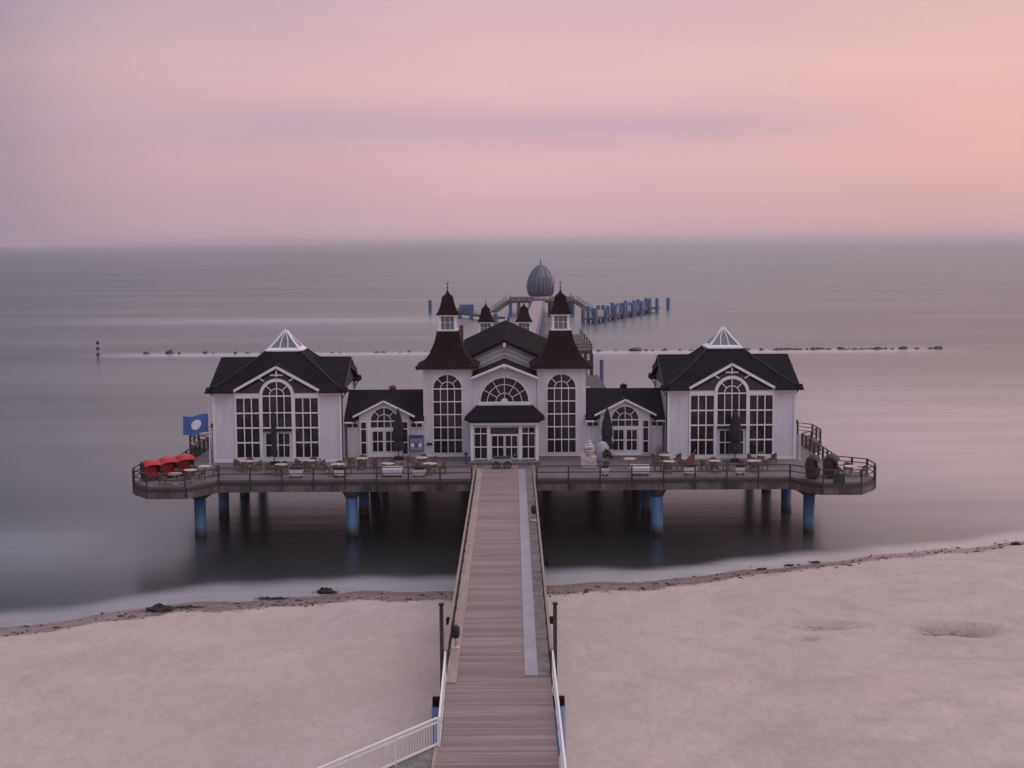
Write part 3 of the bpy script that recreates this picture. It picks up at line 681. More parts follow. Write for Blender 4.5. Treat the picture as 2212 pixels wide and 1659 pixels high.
    for a, b_ in ((-5.0,gx-3.45),(gx+3.45,5.0)): MB().box(a,b_,-5.06,-4.93,5.28,5.43).build('eave_board', 'trim', t)
    # windows: 3 x 4 lights each side, arched middle with doors
    yw = -H_
    win_rect(t, -3.17, -1.40, .40, 5.02, 3, 4, yw, mu=.08); win_rect(t, 1.40, 3.17, .40, 5.02, 3, 4, yw, mu=.08)
    win_arch(t, 0, 1.12, 2.78, 5.20, 4, 3, yw-.07, fr=.24, mu=.065, inner=.52, rz=[3.9])
    win_rect(t, -.92, -.06, .42, 2.28, 2, 2, yw, fr=.05, name='door'); win_rect(t, .06, .92, .42, 2.28, 2, 2, yw, fr=.05, name='door')
    jb = MB().box(-1.4,-1.14,yw-.13,yw,.1,5.2).box(1.14,1.4,yw-.13,yw,.1,5.2).box(-3.3,-1.4,yw-.12,yw,5.10,5.30).box(1.4,3.3,yw-.12,yw,5.10,5.30).box(-1.14,1.14,yw-.12,yw,2.40,2.68).box(-3.3,-3.2,yw-.12,yw,.1,5.1).box(3.2,3.3,yw-.12,yw,.1,5.1).box(-3.3,3.3,yw-.12,yw,.1,.3)
    jb.build('window_surround', 'trim', t)
    MB().box(-1.12,1.12,yw-.24,yw-.14,2.44,2.66).build('sign_board', 'black', t)
    # glass lantern
    base = MB().lathe([(1.48,8.40),(1.46,8.52),(1.15,8.66)], 4, square=True).build('lantern', 'trim', t)
    gl = MB().lathe([(1.10,8.64),(.55,9.30),(.12,9.92)], 4, square=True).build('lantern_glass', M['domegrey'], base)
    bars = MB(); pr_ = [(1.2,8.62),(.62,9.26),(.10,9.98)]
    for i in range(4):
        t0 = PI/4+i*PI/2
        for (ra, za), (rb, zb) in zip(pr_, pr_[1:]):
            k = math.sqrt(2); bars.bar((ra*k*math.cos(t0), ra*k*math.sin(t0), za), (rb*k*math.cos(t0), rb*k*math.sin(t0), zb), .13, .11)
        a = i*PI/2
        for o in (-.33, .33):
            for (ra, za, oa), (rb, zb, ob) in zip(((1.14,8.62,o),(.58,9.28,o*.75)), ((.58,9.28,o*.75),(.1,9.95,0))):
                bars.bar((ra*math.cos(a)-oa*math.sin(a), ra*math.sin(a)+oa*math.cos(a), za), (rb*math.cos(a)-ob*math.sin(a), rb*math.sin(a)+ob*math.cos(a), zb), .07, .06)
    bars.tube((0,0,9.85),(0,0,10.3),.05,.015,8)
    bars.build('lantern_bar', 'trim', base)
    # rain pipe on the inner front corner, lamp on the outer one
    MB().tube((inn*(H_+.12),-H_-.06,.1),(inn*(H_+.12),-H_-.06,5.5),.06,n=8).build('downpipe', 'timber', t)
    MB().cbox((sgn*(H_+.16),-H_+.1,2.9),(.22,.2,.32)).bar((sgn*H_,-H_+.1,3.02),(sgn*(H_+.2),-H_+.1,3.02),.05,.05).build('wall_lamp', 'black', t)
    for s in (-1, 1):       # windows on the side faces
        pass
    return t
pavilion(-1); pavilion(1)

# ------------------------------------------------------------------ low wings
def wing(sgn):
    lb = 'left' if sgn < 0 else 'right'
    t = thing('link_building', f'low white wing with dark roof and small gable between {lb} tower and {lb} pavilion', 'building', (AX+sgn*9.55, 111.0, DZ))
    W = 3.14
    MB().box(-W,W,0,7.2,0,2.95).build('wall', 'wall', t)
    MB().prism([(-2.0,0),(2.0,0),(2.0,3.36),(0,4.35),(-2.0,3.36)], 'y', -.25, 3.0).build('gable_wall', 'wall', t)
    r = MB(); full = [(-.55,2.88),(-.55,3.02),(3.6,5.02),(7.75,3.02),(7.75,2.88),(3.6,4.86)]; cut = [(.35,3.31),(.35,3.453),(3.6,5.02),(7.75,3.02),(7.75,2.88),(3.6,4.86)]
    r.prism(full, 'x', -W-.02, -2.22).prism(cut, 'x', -2.22, 2.22).prism(full, 'x', 2.22, W+.02)
    r.prism([(.3,2.97),(3.6,4.84),(7.1,2.97)], 'x', -W+.01, W-.01)
    for s in (-1, 1): r.prism([(0,4.62),(s*2.42,3.40),(s*2.42,3.27),(0,4.48)], 'y', -.62, 3.4)
    r.build('roof', 'slate', t)
    rk = MB()
    for s in (-1, 1): rk.bar((0,-.65,4.52),(s*2.44,-.65,3.29),.06,.15)
    rk.build('rake_board', 'trim', t)
    for a, b_ in ((-W,-2.45),(2.45,W)): MB().box(a,b_,-.60,-.555,2.76,2.9).build('eave_board', 'trim', t)
    y = -.25
    win_arch(t, 0, 1.06, 2.40, 2.90, 4, 1, y, fr=.08, inner=.52)
    win_rect(t, -.93, -.12, .48, 2.08, 2, 2, y, fr=.05, name='door'); win_rect(t, .12, .93, .48, 2.08, 2, 2, y, fr=.05, name='door')
    for s in (-1, 1):
        a, b_ = sorted((s*1.44, s*1.84)); win_rect(t, a, b_, .28, 2.82, 1, 3, y, fr=.06, rz=[1.2, 2.28])
    MB().box(-1.2,1.2,y-.12,y,.05,.36).box(-1.2,1.2,y-.12,y,2.16,2.30).box(-1.32,-1.06,y-.11,y,.05,2.9).box(1.06,1.32,y-.11,y,.05,2.9).box(-.05,.05,y-.12,y,.4,2.1).build('window_surround', 'trim', t)
    for s in (-1, 1):
        a, b_ = sorted((s*2.12, s*2.98)); win_rect(t, a, b_, 2.38, 2.72, 2, 1, 0, fr=.05)
    MB().lathe([(.32,4.7),(.28,5.15),(.36,5.2),(.05,5.38)], 8, c=(sgn*-.35 if sgn < 0 else .2, 3.9)).build('roof_vent', 'brick' if sgn < 0 else 'slate', t)
    MB().tube((sgn*(W-.1),-.08,.05),(sgn*(W-.1),-.08,2.9),.05,n=8).build('downpipe', 'timber', t)
    return t
wing(-1); wing(1)

# ------------------------------------------------------------------ front towers
def turret_roof(mb, z, k=1.0):
    return mb.lathe([(.92*k,z),(.90*k,z+.06*k),(.73*k,z+.30*k),(.58*k,z+.70*k),(.48*k,z+1.10*k),(.45*k,z+1.35*k),(.38*k,z+1.48*k),(.20*k,z+1.62*k),(.10*k,z+1.76*k),(.05*k,z+1.95*k)], 4, square=True)
def lantern(t, z0, z1, hw=.70):
    c = MB()
    for x in (-1, 1):
        for y in (-1, 1): c.cbox((x*(hw-.09), y*(hw-.09), (z0+z1)/2), (.2,.2,z1-z0))
    for z, k, h in ((z0+.06, hw+.10, .13), (z1-.05, hw+.12, .11)): c.box(-k,k,-k,k,z-h/2,z+h/2)
    for a in range(4):
        ca, sa = math.cos(a*PI/2), math.sin(a*PI/2)
        for o in (-.2, .2):
            c.bar((o*ca-(-hw+.06)*sa, o*sa+(-hw+.06)*ca, z0+.1), (o*ca-(-hw+.06)*sa, o*sa+(-hw+.06)*ca, z1-.1), .04, .04)
        c.bar((-hw*.8*ca+(hw-.06)*sa, -hw*.8*sa-(hw-.06)*ca, z0+.45*(z1-z0)+.1), (hw*.8*ca+(hw-.06)*sa, hw*.8*sa-(hw-.06)*ca, z0+.45*(z1-z0)+.1), .04, .04)
    l_ = c.build('lantern', 'trim', t)
    MB().box(-hw+.14,hw-.14,-hw+.14,hw-.14,z0+.1,z1-.1).build('lantern_glass', M['lglass'], l_)
M['lglass'] = mat('grey_lantern_glass', (.17,.16,.17), .2, .3, 2)
def tower(sgn):
    lb = 'left' if sgn < 0 else 'right'
    t = thing('tower', f'{lb} white entrance tower with tall arched window and flared brown roof', 'tower', (AX+sgn*4.52, 112.95, DZ))
    h = 1.93
    MB().box(-h,h,-h,h,0,7.12).build('wall', 'wall', t)
    MB().box(-h-.04,h+.04,-h-.04,h+.04,0,.16).build('plinth', 'trim', t)
    MB().box(-h-.03,h+.03,-h-.03,h+.03,6.86,6.975).build('frieze', 'trim', t)
    MB().lathe([(2.5,7.10),(2.5,7.20),(1.98,7.46),(1.42,8.2),(1.04,9.1),(.86,9.92)], 4, square=True).build('roof', 'shingle', t)
    MB().lathe([(2.46,6.98),(2.46,7.09)], 4, square=True).build('eave_board', 'timber', t)
    win_arch(t, 0, 1.12, .30, 5.42, 4, 5, -h, fr=.07, mu=.06, inner=.5, spokes=(45,90,135))
    lantern(t, 9.93, 11.2)
    turret_roof(MB(), 11.22).build('lantern_roof', 'shingle', t)
    fin = MB().tube((0,0,13.1),(0,0,13.95),.035,.012,8).lathe([(.01,13.28),(.07,13.34),(.07,13.4),(.01,13.46)], 10)
    fin.bar((-.16,0,13.7),(.16,0,13.7),.02,.05); fin.build('finial', 'black', t)
    if sgn < 0: MB().cbox((-1.48,-h-.07,1.02),(.42,.1,.2)).build('name_plate', 'black', t)
    return t
tower(-1); tower(1)

# ------------------------------------------------------------------ entrance hall
t = thing('entrance_hall', 'white gabled entrance hall with half-round fanlight between the two towers', 'building', (AX, 111.15, DZ))
MB().prism([(-2.58,0),(2.58,0),(2.58,6.25),(0,7.22),(-2.58,6.25)], 'y', 0, 4).build('wall', 'wall', t)
r = MB()
for s in (-1, 1): r.prism([(0,7.48),(s*2.66,6.40),(s*2.66,6.26),(0,7.33)], 'y', -.75, 6.4)
r.build('front_roof', 'slate', t)
rk = MB()
for s in (-1, 1): rk.bar((0,-.79,7.36),(s*2.66,-.79,6.29),.06,.17)
rk.build('rake_board', 'trim', t)
# fanlight
f = MB(); cz = 4.36; RR = 1.9
f.arc(0, cz, RR+.05, .1, -.12, .01, n=32); f.box(-RR-.1,RR+.1,-.13,.01,cz-.09,cz)
for k in (.36, .72): f.arc(0, cz, RR*k, .055, -.09, .01, n=26)
for a in (30,60,90,120,150): f.bar((.05*RR*math.cos(R_(a)),-.05,cz+.3*RR*math.sin(R_(a)) if a != 90 else cz), (RR*math.cos(R_(a)),-.05,cz+RR*math.sin(R_(a))), .05, .08, (0,1,0)) if a == 90 else f.bar((.36*RR*math.cos(R_(a)),-.05,cz+.36*RR*math.sin(R_(a))), (RR*math.cos(R_(a)),-.05,cz+RR*math.sin(R_(a))), .05, .08, (0,1,0))
f.arc(0, cz, .14, .28, -.10, .01, n=10)
fw_ = f.build('fanlight', 'trim', t)
MB().prism([(RR*math.cos(PI*i/28), cz+RR*math.sin(PI*i/28)) for i in range(29)], 'y', -.035, -.02).build('glass', 'glass', fw_)
MB().box(-2.1,2.1,-.22,.0,3.98,4.26).build('sill', 'trim', t)
# porch
pz = 3.12
MB().box(-2.58,2.58,-3.2,0,.16,pz).build('porch_wall', 'wall', t)
pr2 = MB(); vs = [(-2.78,-3.75,pz+.12),(2.78,-3.75,pz+.12),(2.2,-.05,pz+.98),(-2.2,-.05,pz+.98),(-3.15,-2.7,pz+.12),(3.15,-2.7,pz+.12),(3.15,0,pz+.12),(-3.15,0,pz+.12),(-2.2,-2.0,pz+.80),(2.2,-2.0,pz+.80)]
pr2.add(vs, [(0,1,9,8),(8,9,2,3),(1,5,9),(5,6,2,9),(4,0,8),(7,4,8,3),(0,4,7,6,5,1)])
pr2.box(-2.74,2.74,-3.78,-3.70,pz+.02,pz+.16)
pr2.build('porch_roof', 'slate', t)
MB().box(-2.7,2.7,-3.66,-3.22,pz-.16,pz+.02).box(-2.62,-2.40,-3.5,-3.22,.16,pz-.16).box(2.40,2.62,-3.5,-3.22,.16,pz-.16).build('porch_fascia', 'trim', t)
yw = -3.2
win_rect(t, -2.32, -1.37, .32, 2.72, 2, 3, yw, fr=.06, rz=[1.2,2.24]); win_rect(t, 1.37, 2.32, .32, 2.72, 2, 3, yw, fr=.06, rz=[1.2,2.24])
for s in (-1, 1):
    a, b_ = sorted((s*.08, s*.98)); d_ = win_rect(t, a, b_, .32, 2.06, 2, 2, yw, fr=.05, mu=.06, name='door')
    MB().bar((s*.14,yw-.13,1.0),(s*.14,yw-.13,1.35),.03,.03).build('handle', 'steel', d_)
MB().box(-1.08,1.08,yw-.09,yw-.02,2.22,2.70).build('sign_board', 'timber', t)
MB().box(-1.3,-1.1,yw-.14,yw,.16,2.9).box(1.1,1.3,yw-.14,yw,.16,2.9).box(-1.1,1.1,yw-.11,yw,2.10,2.2).build('window_surround', 'trim', t)
MB().box(-2.72,2.72,-4.55,-3.2,.02,.17).build('step', 'signgrey' if False else 'mossy', t)
# great hall behind
ho = 4.1
MB().prism([(-3.9,0),(3.9,0),(3.9,7.1),(0,8.75),(-3.9,7.1)], 'y', ho, 32.2).build('hall_wall', 'wall', t)
r = MB()
for s in (-1, 1): r.prism([(0,9.05),(s*4.2,7.12),(s*4.2,6.96),(0,8.87)], 'y', ho-.75, 32.4)
r.build('hall_roof', 'slate_shaded', t)
bd = MB()
for s in (-1, 1):
    bd.bar((0,ho-.79,8.86),(s*4.2,ho-.79,6.95),.07,.16)
bd.build('rake_board', 'slate', t)
ab = MB()
for zz, th in ((8.30,.20),(7.86,.10)):
    for s in (-1, 1): ab.bar((0,ho-.10,zz),(s*3.7,ho-.10,zz-3.7*.44),.12,th)
ab.build('gable_band', 'trim', t)
MB().cbox((0,ho-.83,8.62),(.22,.08,.34)).build('gable_ornament', 'trim', t)
MB().bar((.0,32.3,9.0),(.16,32.3,9.75),.16,.08,(0,1,0)).build('ridge_board', 'trim', t)
MB().box(-.17,.17,0,.34,0,2.7).build('flue', 'brick', t, loc=(-3.72, 9.5, 7.2))
MB().cbox((0,-.8,7.2),(.16,.06,.26)).build('gable_ornament', 'trim', t)
# rear turrets
for sgn in (-1, 1):
    lb = 'left' if sgn < 0 else 'right'
    t = thing('rear_turret', f'small {lb} rear turret with bell roof behind the long hall roof', 'turret', (AX-.1+sgn*1.98+.5*0, 146.2, DZ))
    MB().box(-1.2,1.2,-1.2,1.2,0,6.8).build('wall', 'wall', t)
    MB().lathe([(1.5,6.8),(1.1,7.05),(.8,7.5)], 4, square=True).build('roof', 'shingle', t)
    lantern(t, 7.5, 8.72, .72)
    turret_roof(MB(), 8.74, .97).build('lantern_roof', 'shingle', t)
    MB().tube((0,0,10.5),(0,0,11.2),.03,.012,8).build('finial', 'black', t)

# ------------------------------------------------------------------ terrace furniture
def parasol(x, y, h, rb_, label, first=None):
    t = thing('closed_parasol', label, 'parasol', (x, y, DZ), group='closed parasols on the terrace')
    MB().tube((0,0,.05),(0,0,h-.1),.035,n=10).build('pole', 'black', t)
    prof = [(.05,.65),(rb_*1.15,.75),(rb_*1.1,1.15),(rb_*.72,1.5),(rb_*1.0,1.85),(rb_*.95,h*.6),(rb_*.5,h*.85),(.07,h-.12),(.03,h)]
    MB().lathe(prof, 16, star=.14).build('canopy', 'parasol', t)
    MB().box(-.42,.42,-.42,.42,.0,.16).box(-.3,.3,-.3,.3,.16,.24).build('base', 'black', t)
    return t
parasol(-18.35,107.3,4.15,.22,'closed dark parasol standing before the doors of the left pavilion')
parasol(-8.95,109.6,4.05,.40,'bulky closed dark parasol at the right side of the left wing door')
parasol(7.45,109.7,4.0,.42,'bulky closed dark parasol between the right tower and the right wing door')
parasol(17.15,107.3,4.25,.46,'closed dark parasol standing before the doors of the right pavilion')

PG = 'white planters along the terrace front'
def planter(x, wd, h, label, dbl=False, seed=0, y=101.3):
    t = thing('planter_box', label, 'planter', (x, y, DZ), group=PG)
    z0 = .18
    MB().prism([(-wd/2+.05,z0),(wd/2-.05,z0),(wd/2,z0+h),(-wd/2,z0+h)], 'y', -.18, .18).build('box', 'planterwhite', t)
    for s in (-1, 1): MB().box(s*(wd/2-.12)-.04, s*(wd/2-.12)+.04, -.12,.12,0,z0).build('foot', 'black', t)
    if dbl: MB().box(-wd/2-.03,wd/2+.03,.22,.58,z0+h-.1,z0+h+.12).box(-wd/2+.1,wd/2-.1,.26,.54,0,z0+h-.1).build('back_box', 'planterwhite', t)
    rng = random.Random(seed); mb = MB()
    for i in range(260):
        a = rng.random()*2*PI; px, py, pz_ = rng.uniform(-wd/2+.05,wd/2-.05), rng.uniform(-.14,.14), z0+h+abs(rng.gauss(.08,.09))
        s_ = rng.uniform(.03,.07); c_, n_ = math.cos(a)*s_, math.sin(a)*s_
        mb.add([(px-c_,py-n_,pz_),(px+n_,py-c_,pz_+s_*.5),(px+c_,py+n_,pz_+s_*rng.uniform(0,1)),(px-n_,py+c_,pz_-s_*.3)], [(0,1,2,3)])
    if not dbl: mb.build('plants', 'plants', t)
    return t
for i, (x, wd, h, dbl, lb) in enumerate([(-15.75,1.0,.42,0,'white planter at the terrace edge in front of the left pavilion door'),
    (-12.95+.35,.80,.38,0,'narrow white planter in front of the right end of the left pavilion'), (-8.85+.1,1.45,.42,1,'wide double white planter in front of the left wing'),
    (-6.9+.1,.95,.36,0,'white planter between the left wing and the left tower'), (6.75,.55,.40,0,'small square white planter beside the ice cream stand'),
    (9.3,1.35,.42,1,'wide double white planter in front of the right wing'), (12.95,.95,.42,0,'white planter in front of the left corner of the right pavilion'),
    (16.55,.70,.38,0,'small white planter in front of the right pavilion door')]):
    planter(x, wd, h, lb, dbl, i)
planter(-18.2+.9*0-.0,1.05,.42,'white planter at the terrace edge below the left pavilion window',0,33) if False else None

def table(x, y, label, r=.5):
    t = thing('terrace_table', label, 'table', (x, y, DZ), group='tables on the terrace')
    MB().lathe([(r-.02,.70),(r,.715),(r,.735),(r-.02,.75)], 22).build('tabletop', 'tabletop', t)
    MB().tube((0,0,.03),(0,0,.70),.04,n=10).build('pedestal', 'steel', t)
    MB().lathe([(.24,0),(.22,.03),(.05,.05)], 14).build('foot', 'steel', t)
    return t
ch0 = thing('wicker_chair', 'x', 'chair', (0,0,0), group='wicker chairs on the terrace')
MB().cbox((0,0,.42),(.5,.5,.09)).build('seat', 'wicker', ch0)
bkm = MB()
for i in range(8):
    a0, a1 = R_(-10+i*25), R_(-10+(i+1)*25); q = [(.29*math.cos(a), .27*math.sin(a)) for a in (a0, a1)]
    hh = [.66+.20*math.sin(max(0,min(PI,a))) for a in (a0, a1)]
    bkm.add([(q[0][0],q[0][1],.40),(q[1][0],q[1][1],.40),(q[1][0]*1.06,q[1][1]*1.12,hh[1]),(q[0][0]*1.06,q[0][1]*1.12,hh[0]),
             (q[0][0]*.88,q[0][1]*.88,.40),(q[1][0]*.88,q[1][1]*.88,.40),(q[1][0]*.94,q[1][1]*.99,hh[1]),(q[0][0]*.94,q[0][1]*.99,hh[0])],
            [(0,1,2,3),(7,6,5,4),(3,2,6,7),(0,4,5,1)])
bkm.build('backrest', 'wicker', ch0)
lm = None
for sx_ in (-1,1):
    for sy_ in (-1,1):
        if lm is None: lm = MB().tube((0,0,0),(0,0,.39),.022,.028,8).build('leg', 'wicker', ch0, loc=(sx_*.21,sy_*.21,0))
        else:
            q = lm.copy(); C.objects.link(q); q.parent = ch0; q.location = (sx_*.21,sy_*.21,0)
used = [False]
def chair(x, y, rz, label):
    if not used[0]:
        used[0] = True; ch0.location = (x,y,DZ); ch0.rotation_euler = (0,0,rz); ch0['label'] = label; return ch0
    return dup(ch0, (x,y,DZ), rz, label)
TB = [(-19.9,104.6,'below left pavilion left window',4), (-17.1,102.9,'left of the left pavilion parasol',4),(-15.2,104.7,'under left pavilion right window',4),
      (-12.9,102.8,'at left pavilion right corner',4), (-11.4,105.6,'at left end of left wing',4),(-9.2,103.0,'facing the left wing door',4), (-6.1,102.9,'in front of the left tower window',4),
      (-6.9,105.8,'between left wing and left tower',3),(11.6,103.2,'at the left corner of right pavilion',4), (11.7,106.3,'against wall left of right pavilion',3),(8.8,104.6,'in front of the right wing door',0),
      (15.0,103.3,'left of the right pavilion parasol',4), (17.9,103.2,'right of the right pavilion parasol',4), (19.0,106.0,'under right pavilion right window',3),
      (-23.3,100.6,'beside the red beach chairs',2), (-24.0,98.9,'at left bay front rail',2), (-22.6,102.3,'at the inner end of left bay',2), (24.4,100.4,'on the right bay',3)]
for i, (x, y, lb, n) in enumerate(TB):
    table(x, y, 'round table with pale top '+lb, .48 if i % 3 else .54)
    for k, (dx, dy, w_) in enumerate([(-.85,.05,'left'),(.85,.0,'right'),(.05,.82,'far'),(-.05,-.82,'near')][:n]):
        jx, jy = random.uniform(-.08,.08), random.uniform(-.08,.08)
        chair(x+dx+jx, y+dy+jy, math.atan2(dy,dx)-PI/2+random.uniform(-.3,.3), f'wicker chair on the {w_} side of the table '+lb)

# hooded beach chairs
def beach_chair(x, y, rz, hoodm, bodym, label, group, cush):
    t = thing('beach_chair', label, 'beach chair', (x, y, DZ), rz, group)
    MB().box(-.56,.56,-.40,.35,.12,.42).build('seat_box', bodym, t)
    MB().box(-.52,.52,-.38,.2,.42,.50).build('seat_cushion', cush, t)
    MB().box(-.50,.50,.18,.27,.45,1.05).build('back_cushion', cush, t)
    for s in (-1, 1):
        MB().prism([(-.42,.12),(.38,.12),(.42,1.2),(.32,1.5),(0,1.55),(-.2,1.3),(-.28,.75),(-.42,.68)], 'x', *(sorted((s*.56, s*.61)))).build('side_panel', bodym, t)
        MB().cbox((s*.45,-.1,.06),(.1,.5,.12)).build('foot', 'black', t)
    hd = MB(); prof = [(.40,.5),(.44,1.1),(.38,1.42),(.18,1.62),(-.12,1.66),(-.38,1.52),(-.52,1.28)]
    n = len(prof)
    xs = [-.64,-.56,-.25,0,.25,.56,.64]; kk = [.74,.93,1.07,1.10,1.07,.93,.74]
    vs = [(xv, (yv)*1.0, .9+(zv-.9)*kv if zv > .9 else zv) for xv, kv in zip(xs, kk) for yv, zv in prof]
    vi = [(xv*.94, yv*.86, (.9+(zv-.9)*kv if zv > .9 else zv)-.05) for xv, kv in zip(xs, kk) for yv, zv in prof]
    fs = [(i*n+j, (i+1)*n+j, (i+1)*n+j+1, i*n+j+1) for i in range(len(xs)-1) for j in range(n-1)]
    hd.add(vs+vi, fs+[tuple(k+len(vs) for k in f_[::-1]) for f_ in fs])
    hd.build('hood', hoodm, t, True)
    return t
GL = 'red beach chairs on the left bay'
for i, (x, y, lb) in enumerate([(-26.1,100.5,'red hooded beach chair nearest the camera at the left rail, leftmost of the red row'), (-25.2,101.75,'red hooded beach chair in the middle of the red row of three'), (-24.25,103.0,'red hooded beach chair at the far right of the red row by the flagpole side')]):
    beach_chair(x, y, R_(38), 'red', 'wicker_dark', lb, GL, 'red').scale = (1.06, 1, .9)
GR = 'dark wicker beach chairs on the right bay'
a_ = beach_chair(21.5,99.7,R_(68),'wicker_dark','wicker_dark','dark wicker beach chair with red lining at the front corner, left one of the pair',GR,'red')
b_ = beach_chair(22.9,100.0,R_(62),'wicker_dark','wicker_dark','dark wicker beach chair with red lining, right one of the pair beside a green cloth',GR,'red')
tt = MB().box(-.42,.42,-.03,.0,-.30,.62).build('green_cloth', 'green', loc=(22.95,98.0-.22,DZ)); tag(tt, 'dark green cloth hung over the railing of the right bay', 'cloth')

# flag and poles
t = thing('flagpole', 'thin white flagpole with blown blue flag beside the left pavilion', 'flagpole', (-23.5, 108.2, DZ))
MB().tube((0,0,0),(0,0,4.15),.045,.03,10).build('pole', 'white', t)
MB().lathe([(.02,4.1),(.06,4.17),(.05,4.24),(.01,4.28)], 10).build('knob', 'white', t)
def flag_pt(u, v):       # u along the fly 0..1, v up 0..1
    return Vector((-.05-2.0*u, .16*math.sin(u*7+.6)*u**.5 + .05*math.sin(u*11+v*3), 2.45+1.45*v - .28*u + .05*math.sin(u*8)))
fl_mb = MB(); nu, nv = 28, 12
vs = [flag_pt(i/nu, j/nv) for j in range(nv+1) for i in range(nu+1)]
fs = [(j*(nu+1)+i, j*(nu+1)+i+1, (j+1)*(nu+1)+i+1, (j+1)*(nu+1)+i) for j in range(nv) for i in range(nu)]
fl_mb.add(vs, fs); flg = fl_mb.build('flag', 'flagblue', t, True)
em = MB(); vs = []; n = 24
for rr in (0, .33, .66, 1):
    for i in range(n):
        a = 2*PI*i/n; p = flag_pt(.46+.19*rr*math.cos(a), .52+.26*rr*math.sin(a)); vs.append(p+Vector((0,-.06,0)))
em.add(vs, [(j*n+i, j*n+(i+1) % n, (j+1)*n+(i+1) % n, (j+1)*n+i) for j in range(3) for i in range(n)])
em.build('emblem', 'white', flg)
t = thing('flagpole', 'bare thin white pole beside the right pavilion', 'flagpole', (22.25, 107.9, DZ))
MB().tube((0,0,0),(0,0,4.1),.04,.028,10).build('pole', 'white', t)
MB().lathe([(.16,0),(.15,.06),(.05,.1)], 12).build('base', 'steel', t)

# notice banner by the left wing
t = thing('banner', 'blue and grey notice banner with a dark V mark between left wing and left tower', 'banner', (-7.62, 110.62, DZ+.5))
MB().box(-.56,.56,-.03,.0,0,1.3).build('cloth', 'signgrey', t)
MB().box(-.56,.56,-.045,-.032,1.02,1.3).box(-.56,-.50,-.045,-.032,0,1.02).box(.50,.56,-.045,-.032,0,1.02).box(-.5,.5,-.045,-.032,0,.07).build('border', 'signblue', t)
v_ = MB()
v_.bar((-.20,-.045,.80),(0,-.045,.38),.12,.02,(0,1,0)).bar((.20,-.046,.80),(0,-.046,.38),.12,.02,(0,1,0)).bar((0,-.047,.30),(0,-.047,.46),.16,.02,(0,1,0)); v_.build('mark', 'signblue', t)
w_ = MB()
for s in (-1, 1): w_.prism([(s*.30+.15*math.cos(2*PI*i/16), .50+.17*math.sin(2*PI*i/16)) for i in range(16)], 'y', -.042, -.033)
w_.build('pale_spot', 'white', t)
for s in (-1, 1): MB().tube((s*.58,.02,-.5),(s*.58,.02,1.32),.025,n=8).build('pole', 'steel', t)

# ice cream advertising figure on its menu box
t = thing('ice_cream_figure', 'white soft ice cream figure standing on a printed pale box beside the right tower', 'advertising figure', (5.75, 105.1, DZ))
MB().box(-.58,.58,-.35,.35,.04,.86).build('menu_box', 'cream', t)
sc = MB(); rng = random.Random(5)
for i in range(9):
    x = -.48+.12*i+rng.uniform(-.02,.02); z = .35+.25*rng.random(); sc.bar((x,-.358,z),(x+rng.uniform(.03,.12),-.358,z+rng.uniform(-.12,.14)),.035,.01,(0,1,0))
sc.build('print', 'black', t)
MB().lathe([(.20,.86),(.34,1.25),(.40,1.34),(.36,1.36)], 18).build('cone', 'cream', t, True)
sw = MB()
pts = []
for i in range(90):
    a = i*.28; k = i/89; r = .27*(1-k)**.8+.02; pts.append((r*math.cos(a), r*math.sin(a), 1.40+.82*k, .16*(1-k)+.03))
for p, q in zip(pts, pts[1:]): sw.tube(p[:3], q[:3], p[3], q[3], 8)
sw.build('ice_cream', 'planterwhite', t, True)
t = thing('rolled_awning', 'pale round roll of covered furniture beside the ice cream figure', 'covered furniture', (6.95, 107.6, DZ))
MB().lathe([(.45,.0),(.55,.3),(.60,.8),(.52,1.2),(.34,1.5),(.12,1.62),(.02,1.64)], 14, star=.04).build('cover', 'paleC', t, True)
MB().lathe([(.50,.0),(.52,.08)], 14).build('base', 'steel', t)
t = thing('potted_shrub', 'brown leafless shrub in a pot between ice cream figure and parasol', 'potted plant', (7.15, 105.6, DZ))
MB().lathe([(.16,0),(.24,.35),(.26,.38)], 14).build('pot', 'wicker', t)
mb = MB(); rng = random.Random(8)
for i in range(420):
    th, ph, r = rng.random()*2*PI, rng.uniform(-.4,1.4), rng.uniform(.15,.5)
    p = Vector((r*math.cos(th)*math.cos(ph)*.8, r*math.sin(th)*math.cos(ph)*.8, .8+r*math.sin(ph)))
    d = Vector((rng.uniform(-1,1),rng.uniform(-1,1),rng.uniform(-1,1)))*.07; e = Vector((rng.uniform(-1,1),rng.uniform(-1,1),rng.uniform(-1,1)))*.07
    mb.add([p-d, p+e, p+d, p-e], [(0,1,2,3)])
mb.build('leaves', 'plants', t); MB().tube((0,0,.3),(0,0,.9),.03,n=6).build('stem', 'darkwood', t)

# handcart in front of the entrance
t = thing('handcart', 'grey handcart with dark wheels parked before the entrance doors', 'handcart', (-.80, 105.05, DZ+.02))
MB().prism([(-.72,.46),(.72,.46),(.80,.74),(-.80,.74)], 'y', -.42, .42).build('tray', 'steel', t)
MB().box(-.66,.66,-.36,.36,.742,.86).build('load', 'domedark', t)
for s in (-1, 1):
    w_ = MB(); 
    for i in range(20):
        a, b_ = 2*PI*i/20, 2*PI*(i+1)/20
        w_.bar((s*.42+.25*math.cos(a),-.46,.27+.25*math.sin(a)),(s*.42+.25*math.cos(b_),-.46,.27+.25*math.sin(b_)),.09,.07,(0,1,0))
    for a in (0, PI/3, 2*PI/3): w_.bar((s*.42-.24*math.cos(a),-.46,.27-.24*math.sin(a)),(s*.42+.24*math.cos(a),-.46,.27+.24*math.sin(a)),.03,.03,(0,1,0))
    w_.build('wheel', 'black', t)
    MB().bar((s*.42,-.5,.27),(s*.42,.4,.27),.05,.05).bar((s*.42,-.3,.27),(s*.42,-.3,.5),.05,.05).build('axle', 'black', t)
